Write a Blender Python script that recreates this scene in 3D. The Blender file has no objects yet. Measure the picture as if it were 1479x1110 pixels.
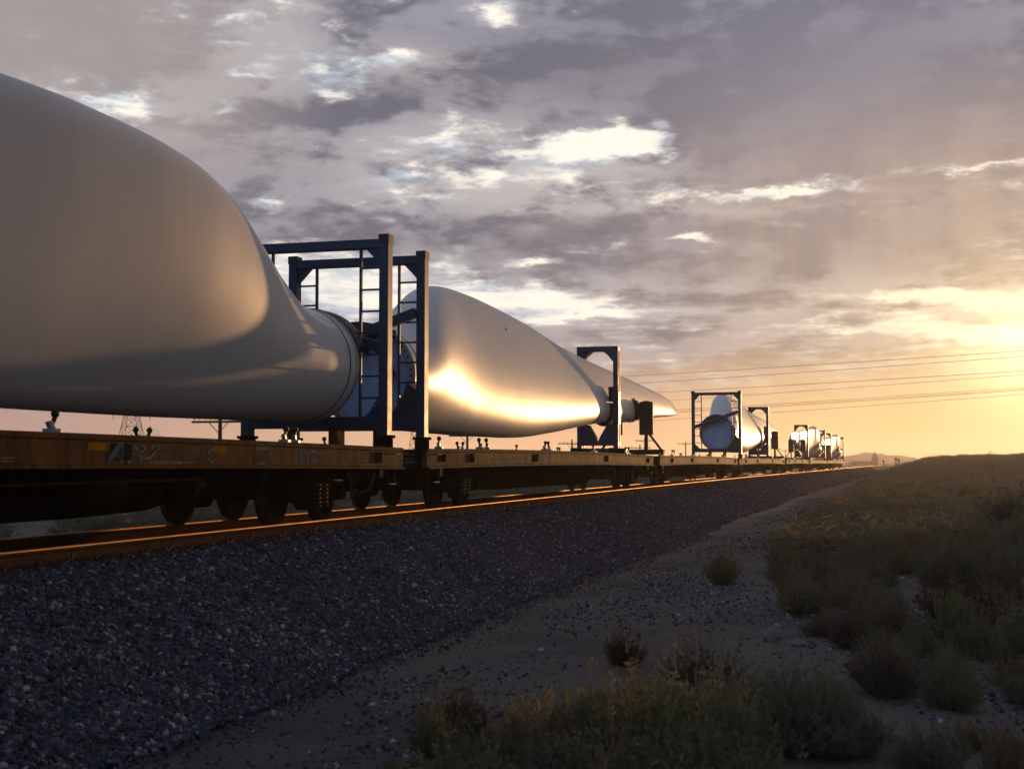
import bpy, math, random
import numpy as np
from mathutils import Vector, Matrix
R = math.radians
random.seed(7); RNG = np.random.default_rng(11)
SC = bpy.context.scene; COL = SC.collection
PI = math.pi

# ------------------------------------------------------------------ camera
TH = R(15.356)                       # the camera looks this far left of the track (+Y)
CAMZ = 2.1                           # lens above the sand at the foot of the ballast
cam = bpy.data.cameras.new('camera'); camo = bpy.data.objects.new('camera', cam); COL.objects.link(camo)
cam.sensor_width = 36; cam.lens = 1950/1479*36
cam.clip_start = 0.1; cam.clip_end = 20000
camo.location = (0, 0, CAMZ); camo.rotation_euler = (R(90+3.317), 0, TH)
cam.dof.use_dof = True; cam.dof.focus_distance = 38; cam.dof.aperture_fstop = 3.2
SC.camera = camo
SC.view_settings.view_transform = 'Standard'; SC.view_settings.look = 'None'
SC.view_settings.exposure = 0; SC.view_settings.gamma = 1
SC.render.engine = 'CYCLES'
SC.cycles.use_denoising = True
SC.cycles.max_bounces = 6; SC.cycles.diffuse_bounces = 3; SC.cycles.glossy_bounces = 3
SC.cycles.volume_bounces = 1; SC.cycles.transparent_max_bounces = 8
SUN_AZ, SUN_EL = 7.2, 1.25            # degrees right of the track, above the horizon
SUN_STRENGTH = 3.2

def px_dir(u, v):
    """direction (azimuth right of +Y, elevation, degrees) seen at a place of the photograph"""
    p = R(3.317); x = (u-739.5)/1950; y = (555-v)/1950
    fz = math.cos(p) - y*math.sin(p); up = math.sin(p) + y*math.cos(p)
    az = math.degrees(math.atan2(x, fz)) - 15.356
    return az, math.degrees(math.atan2(up, math.hypot(x, fz)))

# ------------------------------------------------------------------ node helpers
class N:
    """a little algebra on node sockets"""
    tree = None
    def __init__(s, sock): s.s = sock
    @staticmethod
    def wire(v, inp):
        if isinstance(v, N): N.tree.links.new(v.s, inp)
        else: inp.default_value = v
    @staticmethod
    def math(op, *a, clamp=False):
        n = N.tree.nodes.new('ShaderNodeMath'); n.operation = op; n.use_clamp = clamp
        for i, v in enumerate(a): N.wire(v, n.inputs[i])
        return N(n.outputs[0])
    def __add__(s, o): return N.math('ADD', s, o)
    __radd__ = __add__
    def __sub__(s, o): return N.math('SUBTRACT', s, o)
    def __rsub__(s, o): return N.math('SUBTRACT', o, s)
    def __mul__(s, o): return N.math('MULTIPLY', s, o)
    __rmul__ = __mul__
    def __truediv__(s, o): return N.math('DIVIDE', s, o)
def clamp(a): return N.math('ADD', a, 0.0, clamp=True)
def sstep(a, lo, hi):
    n = N.tree.nodes.new('ShaderNodeMapRange'); n.interpolation_type = 'SMOOTHSTEP'
    N.wire(a, n.inputs[0]); n.inputs[1].default_value = lo; n.inputs[2].default_value = hi
    return N(n.outputs[0])
def comb(x, y, z):
    n = N.tree.nodes.new('ShaderNodeCombineXYZ')
    for i, v in enumerate((x, y, z)): N.wire(v, n.inputs[i])
    return N(n.outputs[0])
def noise(vec, scale, detail=4, rough=.55, dist=0):
    n = N.tree.nodes.new('ShaderNodeTexNoise')
    if vec is not None: N.wire(vec, n.inputs['Vector'])
    n.inputs['Scale'].default_value = scale; n.inputs['Detail'].default_value = detail
    n.inputs['Roughness'].default_value = rough; n.inputs['Distortion'].default_value = dist
    return N(n.outputs['Fac'])
def mix(f, a, b, mode='MIX'):
    n = N.tree.nodes.new('ShaderNodeMix'); n.data_type = 'RGBA'; n.blend_type = mode
    n.clamp_factor = True
    N.wire(f, n.inputs[0])
    for v, i in ((a, 6), (b, 7)):
        if isinstance(v, N): N.tree.links.new(v.s, n.inputs[i])
        else: n.inputs[i].default_value = (*v, 1) if len(v) == 3 else v
    return N(n.outputs[2])

# ------------------------------------------------------------------ sky
def make_world():
    w = bpy.data.worlds.new('World'); SC.world = w; w.use_nodes = True
    t = w.node_tree; t.nodes.clear(); N.tree = t
    tc = t.nodes.new('ShaderNodeTexCoord')
    sep = t.nodes.new('ShaderNodeSeparateXYZ'); t.links.new(tc.outputs['Generated'], sep.inputs[0])
    X, Y, Z = (N(sep.outputs[i]) for i in range(3))
    DEG = 180/PI
    az = N.math('ARCTAN2', X, Y)*DEG
    el = N.math('ARCSINE', Z)*DEG
    sky = t.nodes.new('ShaderNodeTexSky'); sky.sky_type = 'NISHITA'; sky.sun_disc = False
    sky.sun_elevation = R(SUN_EL); sky.sun_rotation = R(SUN_AZ); sky.air_density = 1.0; sky.dust_density = 1.0
    skyc = mix(1.0, N(sky.outputs[0]), (.10, .10, .10), 'MULTIPLY')
    # clouds are drawn in the sky's own azimuth and elevation; flatter towards the horizon
    elc = N.math('POWER', N.math('MAXIMUM', el + 1.5, .05), .72)*3.0
    base = comb(az*.055, elc*.105, 0.0)
    w1 = noise(comb(az*.06, elc*.12, 3.1), 2.2, 3) - .5
    w2 = noise(comb(az*.06, elc*.12, 7.7), 2.2, 3) - .5
    w3 = noise(comb(az*.06, elc*.14, 9.9), 8.0, 4, .6) - .5
    w4 = noise(comb(az*.06, elc*.14, 5.2), 8.0, 4, .6) - .5
    azw = az + w1*5.0 + w3*2.6
    elw = el + w2*1.6 + w4*1.3
    def blob(u, v, ru, rv, amp=1.0, skew=0.0):
        a0, e0 = px_dir(u, v); ra = ru/1950*DEG; re = rv/1950*DEG
        p = (azw - a0); q = (elw - e0) - p*skew
        p = p*(1/ra); q = q*(1/re)
        return N.math('EXPONENT', (p*p + q*q)*-1.0)*amp
    n1 = noise(base, 3.4, 9, .60, .25)                 # the clouds' own body
    n2 = noise(comb(az*.055, elc*.15, 4.0), 7.5, 8, .54, .3)
    n3 = noise(comb(az*.055, elc*.24, 8.0), 2.4, 6, .55)
    n4 = noise(comb(az*.06, elc*.17, 2.5), 17.0, 6, .55, .2)
    # where the cover breaks open
    low = 1.0 - sstep(el, 6.0, 11.0)
    n5 = noise(comb(az*.030, elc*.34, 6.0), 5.0, 8, .62, .2)
    n2 = n2*(1.0 - low*.75) + n5*(low*.75)
    gap = n1*.62 + n2*.66 + n4*.36 - .885
    blobs = [(885,207,92,26,.60,.05), (950,215,40,16,.25,0), (1110,272,140,8,.36,.04), (640,200,60,14,.22,.1), (560,262,60,14,.22,.1), (720,255,80,14,.24,.1), (640,290,50,10,.18,0),
             (560,88,62,16,.40,.10), (165,150,55,16,.36,-.1), (350,50,80,60,.10,0), (720,12,55,20,.26,0), (500,130,60,20,.16,0), (300,165,30,12,.1,0),
             (700,432,150,20,.40,0), (850,452,110,10,.32,0), (500,400,150,50,.34,0), (380,290,30,14,.32,0), (600,330,50,8,.2,0),
             (1010,352,45,6,.34,0), (790,375,45,6,.26,0), (1420,430,120,10,.42,.02), (1440,478,110,13,.38,0),
             (1200,470,150,8,.2,0), (1450,245,60,5,.24,0), (640,180,40,14,.2,0), (620,240,170,80,.03,0), (600,60,170,60,.06,0), (1250,400,200,40,.06,0)]
    shut = [(900,90,330,70,.36,.0), (1250,110,260,120,.34,0), (1130,200,150,45,.26,0), (300,260,200,50,.20,0), (130,40,130,80,.18,0),
            (700,330,320,26,.22,0), (1000,400,220,22,.16,0), (480,160,160,22,.22,.15), (640,110,120,26,.16,.2), (1250,350,220,50,.18,0)]
    for b in blobs: gap = gap + blob(*b)
    for b in shut: gap = gap - blob(*b)
    hole = sstep(gap, -.07, .21)
    rim = sstep(gap, -.17, .04)
    # colour of the cloud body: grey blue overhead, mauve and warm towards the sun
    ds = N.math('SQRT', (az - 9.0)*(az - 9.0)*.34 + (el - 4.0)*(el - 4.0))
    near = N.math('EXPONENT', ds*ds*(-1/56.0))
    warm = N.math('EXPONENT', ds*ds*(-1/24.0))
    n1s = noise(comb((az + 1.5)*.055, (elc - .9)*.105, 0.0), 3.4, 9, .60, .25)   # the same cloud a step nearer the sun
    n2s = noise(comb((az + .6)*.055, (elc - .4)*.15, 4.0), 7.5, 8, .54, .3)
    relief = (n1 - n1s)*1.3 + (n2 - n2s)*.55*(1.0 - low)
    n6 = noise(comb(az*.05, elc*.10, 12.0), 1.7, 6, .5, .4)
    shade = sstep(n6*.50 + n1*.28 + n2*.22 - relief*1.0, .37, .63)
    calm = clamp(blob(1230, 110, 380, 150, .9) + blob(60, 60, 230, 110, .8) + blob(1300, 330, 300, 90, .5))
    shade = shade*(1.0 - calm) + calm*.42
    heavy = blob(800, 95, 230, 55, .9, .05) + blob(560, 135, 150, 30, .7, .2) + blob(1000, 190, 90, 55, .6) + blob(420, 230, 110, 40, .6) + blob(760, 345, 260, 26, .7) + blob(1010, 390, 170, 16, .5) + blob(500, 330, 160, 30, .5)
    heavy = clamp(heavy*(.35 + n2*1.1))
    cloud = mix(shade, (.148, .153, .205), (.335, .328, .392))
    cloud = mix(heavy*.8, cloud, (.155, .155, .192))
    lit = sstep(az, -30.0, -22.0)
    cloud = mix((1.0 - lit)*.75*sstep(el, 9.0, 14.0), cloud, (.42, .36, .35))
    rose = blob(1330, 230, 330, 90, .75) 
    cloud = mix(clamp(rose), cloud, (.36, .285, .295))
    cloud = mix(clamp(near*.95), cloud, mix(shade, (.60, .43, .28), (.80, .58, .36)))
    rimc = mix(near, (.46, .43, .44), (.95, .72, .46))
    cream = blob(650, 245, 210, 75, .75) + blob(380, 60, 80, 110, .55) + blob(190, 150, 110, 36, .6) + blob(720, 440, 300, 34, .8) + blob(500, 420, 130, 60, .5) + blob(590, 95, 120, 30, .5) + blob(830, 250, 160, 40, .5)
    cream = cream + blob(1000, 300, 300, 14, .5) + blob(1400, 440, 260, 50, .6)
    cloud = mix(clamp(cream*sstep(n2*.6 + n1*.4 - relief, .36, .58)), cloud, mix(near, (.60, .545, .53), (1.0, .80, .52)))
    col = mix(rim*.40, cloud, rimc)
    opening = mix(sstep(n3*.5 + n2*.5 + gap*.5, .46, .66), (.55, .63, .72), (1.08, 1.0, .88))
    opening = mix(clamp(near*1.2), opening, (1.25, 1.05, .68))
    col = mix(hole, col, opening)
    # the clear band under the cloud deck
    h1 = mix(sstep(az, -38.0, -14.0), (.49, .32, .285), (.80, .465, .265))
    h1 = mix(sstep(az, -14.0, 2.0), h1, (1.02, .66, .27))
    h1 = mix(sstep(az, 0.0, 9.0), h1, (1.24, 1.00, .44))
    top = 3.6 + w2*1.4 + w4*1.0
    hb = 1.0 - sstep(el - top + (n2 - .5)*2.2, -2.2, 2.0)
    col = mix(hb*.93, col, h1)
    # veils of rain lit from behind and the glow round the hidden sun
    veil = blob(1300, 350, 330, 120, .42)*sstep(noise(comb(az*.45, el*.03, 1.0), 1.2, 3), .25, .75)
    col = mix(clamp(veil), col, (.74, .53, .34))
    g = N.math('EXPONENT', ((az - 7.0)*(az - 7.0)*.14 + (elw - 4.6)*(elw - 4.6)*.42)*-.55)
    col = mix(1.0, col, mix(clamp(g), (0, 0, 0), (1.0, .80, .40)), 'ADD')
    # away from the sunset: dim blue evening sky, with added dark zones on the right
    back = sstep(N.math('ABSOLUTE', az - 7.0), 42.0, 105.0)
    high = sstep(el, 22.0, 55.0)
    side = sstep(N.math('ABSOLUTE', az - 85.0), 62.0, 30.0)  # unseen dark cloud zone on the right, added to dim the near blade
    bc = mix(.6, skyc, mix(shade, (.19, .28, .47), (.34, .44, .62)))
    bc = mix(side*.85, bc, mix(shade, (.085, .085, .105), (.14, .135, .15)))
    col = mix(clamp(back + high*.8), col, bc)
    dk = sstep(az, 13.0, 42.0)*(1.0 - sstep(az, 112.0, 150.0))  # second unseen dark zone, right of the sun, added for the same dimming
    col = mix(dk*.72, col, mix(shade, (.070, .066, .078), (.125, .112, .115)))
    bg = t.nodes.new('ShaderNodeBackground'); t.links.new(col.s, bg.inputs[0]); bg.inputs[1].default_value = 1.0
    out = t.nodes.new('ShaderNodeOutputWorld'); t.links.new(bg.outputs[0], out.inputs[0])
    w.cycles.sampling_method = 'MANUAL'; w.cycles.sample_map_resolution = 512
make_world()

sun = bpy.data.lights.new('sun', 'SUN'); suno = bpy.data.objects.new('sun', sun); COL.objects.link(suno)
sun.energy = SUN_STRENGTH; sun.angle = R(0.6); sun.color = (1.0, .54, .23)
a, e = R(SUN_AZ), R(SUN_EL)
sd = Vector((math.sin(a)*math.cos(e), math.cos(a)*math.cos(e), math.sin(e)))
suno.rotation_euler = sd.to_track_quat('Z', 'Y').to_euler()

# ------------------------------------------------------------------ materials
def material(name, build):
    m = bpy.data.materials.new(name); m.use_nodes = True
    t = m.node_tree; N.tree = t
    b = t.nodes['Principled BSDF']
    build(t, b)
    return m
def pos(obj=False):
    n = N.tree.nodes.new('ShaderNodeTexCoord' if obj else 'ShaderNodeNewGeometry')
    return N(n.outputs['Object' if obj else 'Position'])
def bump(h, b, strength=.5, dist=.02):
    n = N.tree.nodes.new('ShaderNodeBump'); N.wire(h, n.inputs['Height'])
    n.inputs['Strength'].default_value = strength; n.inputs['Distance'].default_value = dist
    N.tree.links.new(n.outputs[0], b.inputs['Normal'])
def rand():
    return N(N.tree.nodes.new('ShaderNodeObjectInfo').outputs['Random'])
def attr(name):
    n = N.tree.nodes.new('ShaderNodeAttribute'); n.attribute_name = name
    return N(n.outputs['Color'])
def setc(c, b): N.tree.links.new(c.s, b.inputs['Base Color'])
def stretch(p, sx, sy, sz):
    n = N.tree.nodes.new('ShaderNodeMapping'); N.wire(p, n.inputs[0]); n.inputs['Scale'].default_value = (sx, sy, sz)
    return N(n.outputs[0])
def painted(c1, c2, rough=.5, metal=0.0, scale=3.0, bs=.08, lo=.4, hi=.7, obj=True, st=(1, 1, 1), spec=.35):
    def f(t, b):
        p = stretch(pos(obj), *st)
        n = noise(p, scale, 7, .65)
        setc(mix(sstep(n, lo, hi), c1, c2), b)
        r = noise(p, scale*2.3, 4)
        N.wire(r*.25 + (rough - .12), b.inputs['Roughness'])
        b.inputs['Metallic'].default_value = metal; b.inputs['Specular IOR Level'].default_value = spec
        if bs: bump(noise(p, scale*9, 4), b, bs, .01)
    return f
def gel(t, b):
    p = pos(True)
    dirt = sstep(noise(stretch(p, 1, .25, 1), 1.1, 7, .6), .42, .80)
    streak = sstep(noise(stretch(p, 2.2, 2.2, .18), 1.6, 5, .6), .50, .80)
    c = mix(dirt*.35, (.69, .685, .68), (.55, .53, .50))
    c = mix(streak*.34, c, (.50, .46, .42))
    setc(c, b)
    b.inputs['Specular IOR Level'].default_value = .36
    N.wire(noise(p, 1.5, 5)*.16 + .33, b.inputs['Roughness'])
    bump(noise(stretch(p, 1, .12, 1), .8, 3), b, .25, .03)
M = {}
M['gel'] = material('white_gelcoat', gel)
M['navy'] = material('navy_paint', painted((.010, .034, .090), (.020, .034, .060), .45, 0, 2.0, .1, .52, .78))
M['steel_dark'] = material('dark_steel', painted((.022, .019, .018), (.05, .032, .022), .7, .1, 5, .2, spec=.15))
M['arc'] = material('soot_blue_paint', painted((.016, .022, .036), (.03, .03, .032), .55, 0, 4, .1))
M['black'] = material('black_rubber', painted((.012, .012, .013), (.03, .028, .027), .6, 0, 6, .1))
M['box'] = material('brown_panel', painted((.060, .030, .024), (.085, .050, .038), .6, 0, 3, .1))
M['under'] = material('shade_dark_underframe', painted((.008, .007, .0065), (.018, .013, .010), .95, 0, 4, .2, spec=0))  # near-black: the shade below the wagons is put into this colour
def sill(t, b):
    p = pos(True)
    n = noise(p, 2.2, 8, .68); s = noise(stretch(p, 3.5, 3.5, .35), 2.0, 6, .65)
    c = mix(sstep(n, .40, .70), (.120, .063, .025), (.076, .039, .018))
    c = mix(sstep(s, .47, .64)*.85, c, (.05, .026, .014))
    c = mix(sstep(noise(p, 5, 7, .75), .56, .70)*.7, c, (.17, .115, .06))
    b.inputs['Specular IOR Level'].default_value = .004
    setc(c, b); N.wire(n*.25 + .55, b.inputs['Roughness'])
    bump(noise(p, 22, 5, .6), b, .18, .006)
M['sill'] = material('weathered_yellow_brown_paint', sill)
M['deck'] = material('worn_deck_plate', painted((.06, .040, .027), (.035, .025, .02), .85, 0, 3.5, .2, spec=.1))
M['rail_side'] = material('rusty_rail', painted((.115, .066, .036), (.08, .044, .025), .75, .0, 6, .2, .35, .75, False, (1, .3, 1), .0))
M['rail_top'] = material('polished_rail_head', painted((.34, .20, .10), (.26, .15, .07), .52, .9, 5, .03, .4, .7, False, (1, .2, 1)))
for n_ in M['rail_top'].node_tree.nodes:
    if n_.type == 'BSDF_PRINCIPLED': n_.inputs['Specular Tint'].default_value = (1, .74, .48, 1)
M['timber'] = material('creosoted_timber', painted((.055, .040, .030), (.10, .075, .055), .85, 0, 4, .4))
M['pole'] = material('weathered_pole_timber', painted((.045, .034, .027), (.09, .07, .055), .85, 0, 4, .3))
M['galv'] = material('galvanised_lattice', painted((.10, .10, .11), (.16, .16, .17), .6, .4, 2, 0))
M['wire'] = material('aluminium_wire', painted((.07, .065, .065), (.09, .085, .085), .6, .4, 1, 0))
M['glass_blue'] = material('glazed_insulator', painted((.05, .09, .10), (.08, .12, .13), .2, 0, 4, 0))
M['spring'] = material('spring_steel', painted((.04, .026, .018), (.07, .04, .024), .6, .3, 9, .1))
M['wheel'] = material('brown_wheel_steel', painted((.020, .014, .011), (.036, .021, .014), .9, 0, 6, .15, spec=0))
M['tread'] = material('worn_wheel_tread', painted((.10, .07, .05), (.07, .05, .035), .6, .6, 8, .03))
M['white'] = material('white_paint_marks', painted((.24, .23, .22), (.12, .11, .10), .9, 0, 9, 0, .45, .6, spec=0))
M['graf'] = material('pale_graffiti_paint', painted((.20, .205, .22), (.09, .08, .07), .9, 0, 5, 0, .42, .66, spec=0))
M['yellow'] = material('amber_reflector', painted((.36, .17, .012), (.24, .11, .01), .9, 0, 9, 0, spec=0))
M['red'] = material('red_webbing', painted((.38, .035, .02), (.22, .03, .02), .6, 0, 9, .1))
M['anchor'] = material('pale_lashing_gear', painted((.40, .41, .44), (.28, .27, .27), .45, .4, 12, .1))
def cover(t, b):
    p = pos(True)
    c = mix(sstep(noise(stretch(p, 1, 1, .3), 3, 6), .4, .7), (.34, .50, .76), (.46, .60, .80))
    setc(c, b); b.inputs['Roughness'].default_value = .4
    bump(noise(stretch(p, 1.5, 1, .5), 2.5, 5, .55, .6), b, .8, .05)
M['cover'] = material('pale_blue_root_cover', cover)
M['mount'] = material('far_hill_rock', painted((.20, .15, .12), (.15, .115, .10), .95, 0, .01, 0, .4, .6, False))
M['build'] = material('dusty_concrete', painted((.30, .26, .22), (.22, .19, .16), .9, 0, 1, 0))

def ground_mat(t, b):
    p = pos()
    n = noise(p, .35, 8, .6); f = noise(p, 9, 8, .72); g = noise(p, 45, 5, .7)
    c = mix(sstep(n, .38, .66), (.165, .142, .122), (.104, .092, .088))
    c = mix(sstep(f, .50, .70)*.75, c, (.075, .066, .066))
    c = mix(sstep(g, .60, .75)*.6, c, (.050, .046, .048))
    sep = t.nodes.new('ShaderNodeSeparateXYZ'); t.links.new(p.s, sep.inputs[0])
    far = sstep(N(sep.outputs[1]), 60, 190)
    c = mix(far*sstep(noise(p, .06, 6, .65), .3, .5), c, (.105, .080, .052))
    setc(c, b); b.inputs['Roughness'].default_value = .95; b.inputs['Specular IOR Level'].default_value = .15
    bump(f*.6 + g*.4, b, .9, .05)
M['ground'] = material('sandy_ground', ground_mat)
def ballast_mat(t, b):
    p = pos()
    v = t.nodes.new('ShaderNodeTexVoronoi'); N.wire(p, v.inputs['Vector']); v.inputs['Scale'].default_value = 17
    vc = t.nodes.new('ShaderNodeSeparateColor'); t.links.new(v.outputs['Color'], vc.inputs[0])
    r = N(vc.outputs[0])
    c = mix(r, (.018, .019, .025), (.058, .056, .066))
    c = mix(sstep(N(vc.outputs[1]), .86, .9), c, (.22, .21, .215))
    setc(c, b); b.inputs['Roughness'].default_value = .95; b.inputs['Specular IOR Level'].default_value = .08
    bump(N(v.outputs['Distance'])*-1.0 + r*.6, b, 1.0, .05)
M['ballast'] = material('crushed_stone', ballast_mat)
def stone_mat(t, b):
    c = attr('tint'); p = pos()
    c = mix(sstep(noise(p, 40, 4), .45, .7)*.4, c, (.05, .045, .045))
    setc(c, b); b.inputs['Roughness'].default_value = .85; b.inputs['Specular IOR Level'].default_value = .15
M['stone'] = material('ballast_stones', stone_mat)
def leafy(c1, c2, c3):
    def f(t, b):
        p = pos(True); n = noise(p, 3.5, 4)
        c = mix(sstep(n, .38, .62), c1, c2)
        c = mix(sstep(rand(), .45, 1.0)*.55, c, c3)
        setc(c, b); b.inputs['Roughness'].default_value = .8; b.inputs['Specular IOR Level'].default_value = .15
        tr = t.nodes.new('ShaderNodeBsdfTranslucent'); t.links.new(c.s, tr.inputs[0])
        ms = t.nodes.new('ShaderNodeMixShader'); ms.inputs[0].default_value = .40
        t.links.new(b.outputs[0], ms.inputs[1]); t.links.new(tr.outputs[0], ms.inputs[2])
        t.links.new(ms.outputs[0], t.nodes['Material Output'].inputs[0])
    return f
M['sage'] = material('grey_green_leaves', leafy((.185, .178, .125), (.135, .134, .096), (.235, .190, .118)))
M['olive'] = material('olive_yellow_leaves', leafy((.205, .200, .105), (.150, .150, .085), (.225, .175, .10)))
M['russet'] = material('russet_twigs', leafy((.095, .052, .030), (.075, .050, .030), (.10, .075, .040)))
M['straw'] = material('dry_straw', leafy((.260, .205, .122), (.190, .150, .092), (.17, .16, .10)))
M['twig'] = material('grey_twigs', leafy((.095, .080, .064), (.125, .104, .08), (.09, .08, .065)))

# ------------------------------------------------------------------ mesh helpers
class MB:
    def __init__(s): s.v = []; s.f = []; s.sm = []
    def add(s, vs, fs, smooth=False):
        o = len(s.v); s.v += [tuple(v) for v in vs]; s.f += [tuple(i+o for i in f) for f in fs]; s.sm += [smooth]*len(fs)
        return s
    def box(s, c, d, rot=None, bev=0.0):
        x, y, z = d[0]/2, d[1]/2, d[2]/2
        vs = [Vector((i*x, j*y, k*z)) for i in (-1, 1) for j in (-1, 1) for k in (-1, 1)]
        if rot is not None: vs = [rot @ v for v in vs]
        c = Vector(c)
        return s.add([v + c for v in vs], [(0,1,3,2), (4,6,7,5), (0,4,5,1), (2,3,7,6), (0,2,6,4), (1,5,7,3)])
    def bar(s, p0, p1, w, h=None, up=(0, 0, 1)):
        p0, p1 = Vector(p0), Vector(p1); h = h or w
        d = (p1-p0).normalized(); u = Vector(up)
        if abs(d.dot(u)) > .99: u = Vector((0, 1, 0))
        a = d.cross(u).normalized()*(w/2); b = a.cross(d).normalized()*(h/2)
        vs = [p + i*a + j*b for p in (p0, p1) for i, j in ((-1,-1), (1,-1), (1,1), (-1,1))]
        return s.add(vs, [(0,1,2,3), (7,6,5,4), (0,4,5,1), (1,5,6,2), (2,6,7,3), (3,7,4,0)])
    def cyl(s, p0, p1, r0, r1=None, n=12, caps=True, smooth=True):
        p0, p1 = Vector(p0), Vector(p1); r1 = r0 if r1 is None else r1
        d = (p1-p0).normalized(); u = Vector((0, 0, 1)) if abs(d.z) < .9 else Vector((1, 0, 0))
        a = d.cross(u).normalized(); b = a.cross(d)
        vs = []
        for p, r in ((p0, r0), (p1, r1)):
            vs += [p + (a*math.cos(2*PI*i/n) + b*math.sin(2*PI*i/n))*r for i in range(n)]
        s.add(vs, [(i, (i+1) % n, n+(i+1) % n, n+i) for i in range(n)], smooth)
        if caps: s.add(vs[:n], [tuple(range(n))[::-1]]); s.add(vs[n:], [tuple(range(n))])
        return s
    def lathe(s, c, axis, prof, n=24, smooth=True):
        """prof: (distance along axis, radius)"""
        c = Vector(c); d = Vector(axis).normalized(); u = Vector((0, 0, 1)) if abs(d.z) < .9 else Vector((1, 0, 0))
        a = d.cross(u).normalized(); b = a.cross(d); vs = []
        for t, r in prof: vs += [c + d*t + (a*math.cos(2*PI*i/n) + b*math.sin(2*PI*i/n))*r for i in range(n)]
        m = len(prof)
        return s.add(vs, [(j*n+i, j*n+(i+1) % n, (j+1)*n+(i+1) % n, (j+1)*n+i) for j in range(m-1) for i in range(n)], smooth)
    def tube(s, pts, r, n=6, smooth=True):
        pts = [Vector(p) for p in pts]; vs = []
        for i, p in enumerate(pts):
            d = (pts[min(i+1, len(pts)-1)] - pts[max(i-1, 0)]).normalized()
            u = Vector((0, 0, 1)) if abs(d.z) < .9 else Vector((1, 0, 0))
            a = d.cross(u).normalized(); b = a.cross(d)
            vs += [p + (a*math.cos(2*PI*k/n) + b*math.sin(2*PI*k/n))*r for k in range(n)]
        m = len(pts)
        fs = [(j*n+i, j*n+(i+1) % n, (j+1)*n+(i+1) % n, (j+1)*n+i) for j in range(m-1) for i in range(n)]
        fs += [tuple(range(n))[::-1], tuple((m-1)*n+i for i in range(n))]
        return s.add(vs, fs, smooth)
    def prism(s, poly, y0, y1):
        """polygon in (x, z), from y0 to y1"""
        n = len(poly)
        vs = [(x, y0, z) for x, z in poly] + [(x, y1, z) for x, z in poly]
        return s.add(vs, [tuple(range(n)), tuple(range(2*n-1, n-1, -1))] + [(i, i+n, (i+1) % n+n, (i+1) % n) for i in range(n)])
    def prismx(s, poly, x0, x1):
        """polygon in (y, z), from x0 to x1"""
        n = len(poly)
        vs = [(x0, y, z) for y, z in poly] + [(x1, y, z) for y, z in poly]
        return s.add(vs, [tuple(range(n)), tuple(range(2*n-1, n-1, -1))] + [(i, i+n, (i+1) % n+n, (i+1) % n) for i in range(n)])
    def build(s, name, mat, parent=None, bevel=0.0, loc=None):
        me = bpy.data.meshes.new(name); me.from_pydata(s.v, [], s.f)
        me.polygons.foreach_set('use_smooth', s.sm); me.validate()
        o = bpy.data.objects.new(name, me); COL.objects.link(o); me.materials.append(mat)
        import bmesh
        b = bmesh.new(); b.from_mesh(me); bmesh.ops.recalc_face_normals(b, faces=b.faces); b.to_mesh(me); b.free()
        if parent is not None: o.parent = parent
        if loc: o.location = loc
        if bevel:
            md = o.modifiers.new('bevel', 'BEVEL'); md.width = bevel; md.segments = 2; md.limit_method = 'ANGLE'
        return o
def npmesh(name, verts, faces, mat, nper, tint=None, parent=None, smooth=False):
    """big meshes from numpy arrays; every face has nper corners"""
    me = bpy.data.meshes.new(name); verts = np.ascontiguousarray(verts, np.float32); faces = np.ascontiguousarray(faces, np.int32)
    me.vertices.add(len(verts)); me.vertices.foreach_set('co', verts.ravel())
    me.loops.add(faces.size); me.loops.foreach_set('vertex_index', faces.ravel())
    me.polygons.add(len(faces)); me.polygons.foreach_set('loop_start', np.arange(0, faces.size, nper, dtype=np.int32))
    me.polygons.foreach_set('use_smooth', np.full(len(faces), smooth))
    me.update(calc_edges=True)
    if tint is not None:
        at = me.color_attributes.new('tint', 'FLOAT_COLOR', 'POINT')
        at.data.foreach_set('color', np.c_[tint, np.ones(len(tint))].astype(np.float32).ravel())
    me.materials.append(mat)
    o = bpy.data.objects.new(name, me); COL.objects.link(o)
    if parent is not None: o.parent = parent
    return o
def tag(o, label=None, cat=None, group=None, kind=None):
    for k, v in (('label', label), ('category', cat), ('group', group), ('kind', kind)):
        if v: o[k] = v
    return o
def empty(name, loc=(0, 0, 0), rz=0.0):
    o = bpy.data.objects.new(name, None); COL.objects.link(o); o.location = loc; o.rotation_euler = (0, 0, rz)
    o.empty_display_size = .3
    return o
def copy_tree(o, parent=None):
    c = o.copy(); COL.objects.link(c); c.parent = parent
    for ch in list(o.children): copy_tree(ch, c)
    return c

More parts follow.
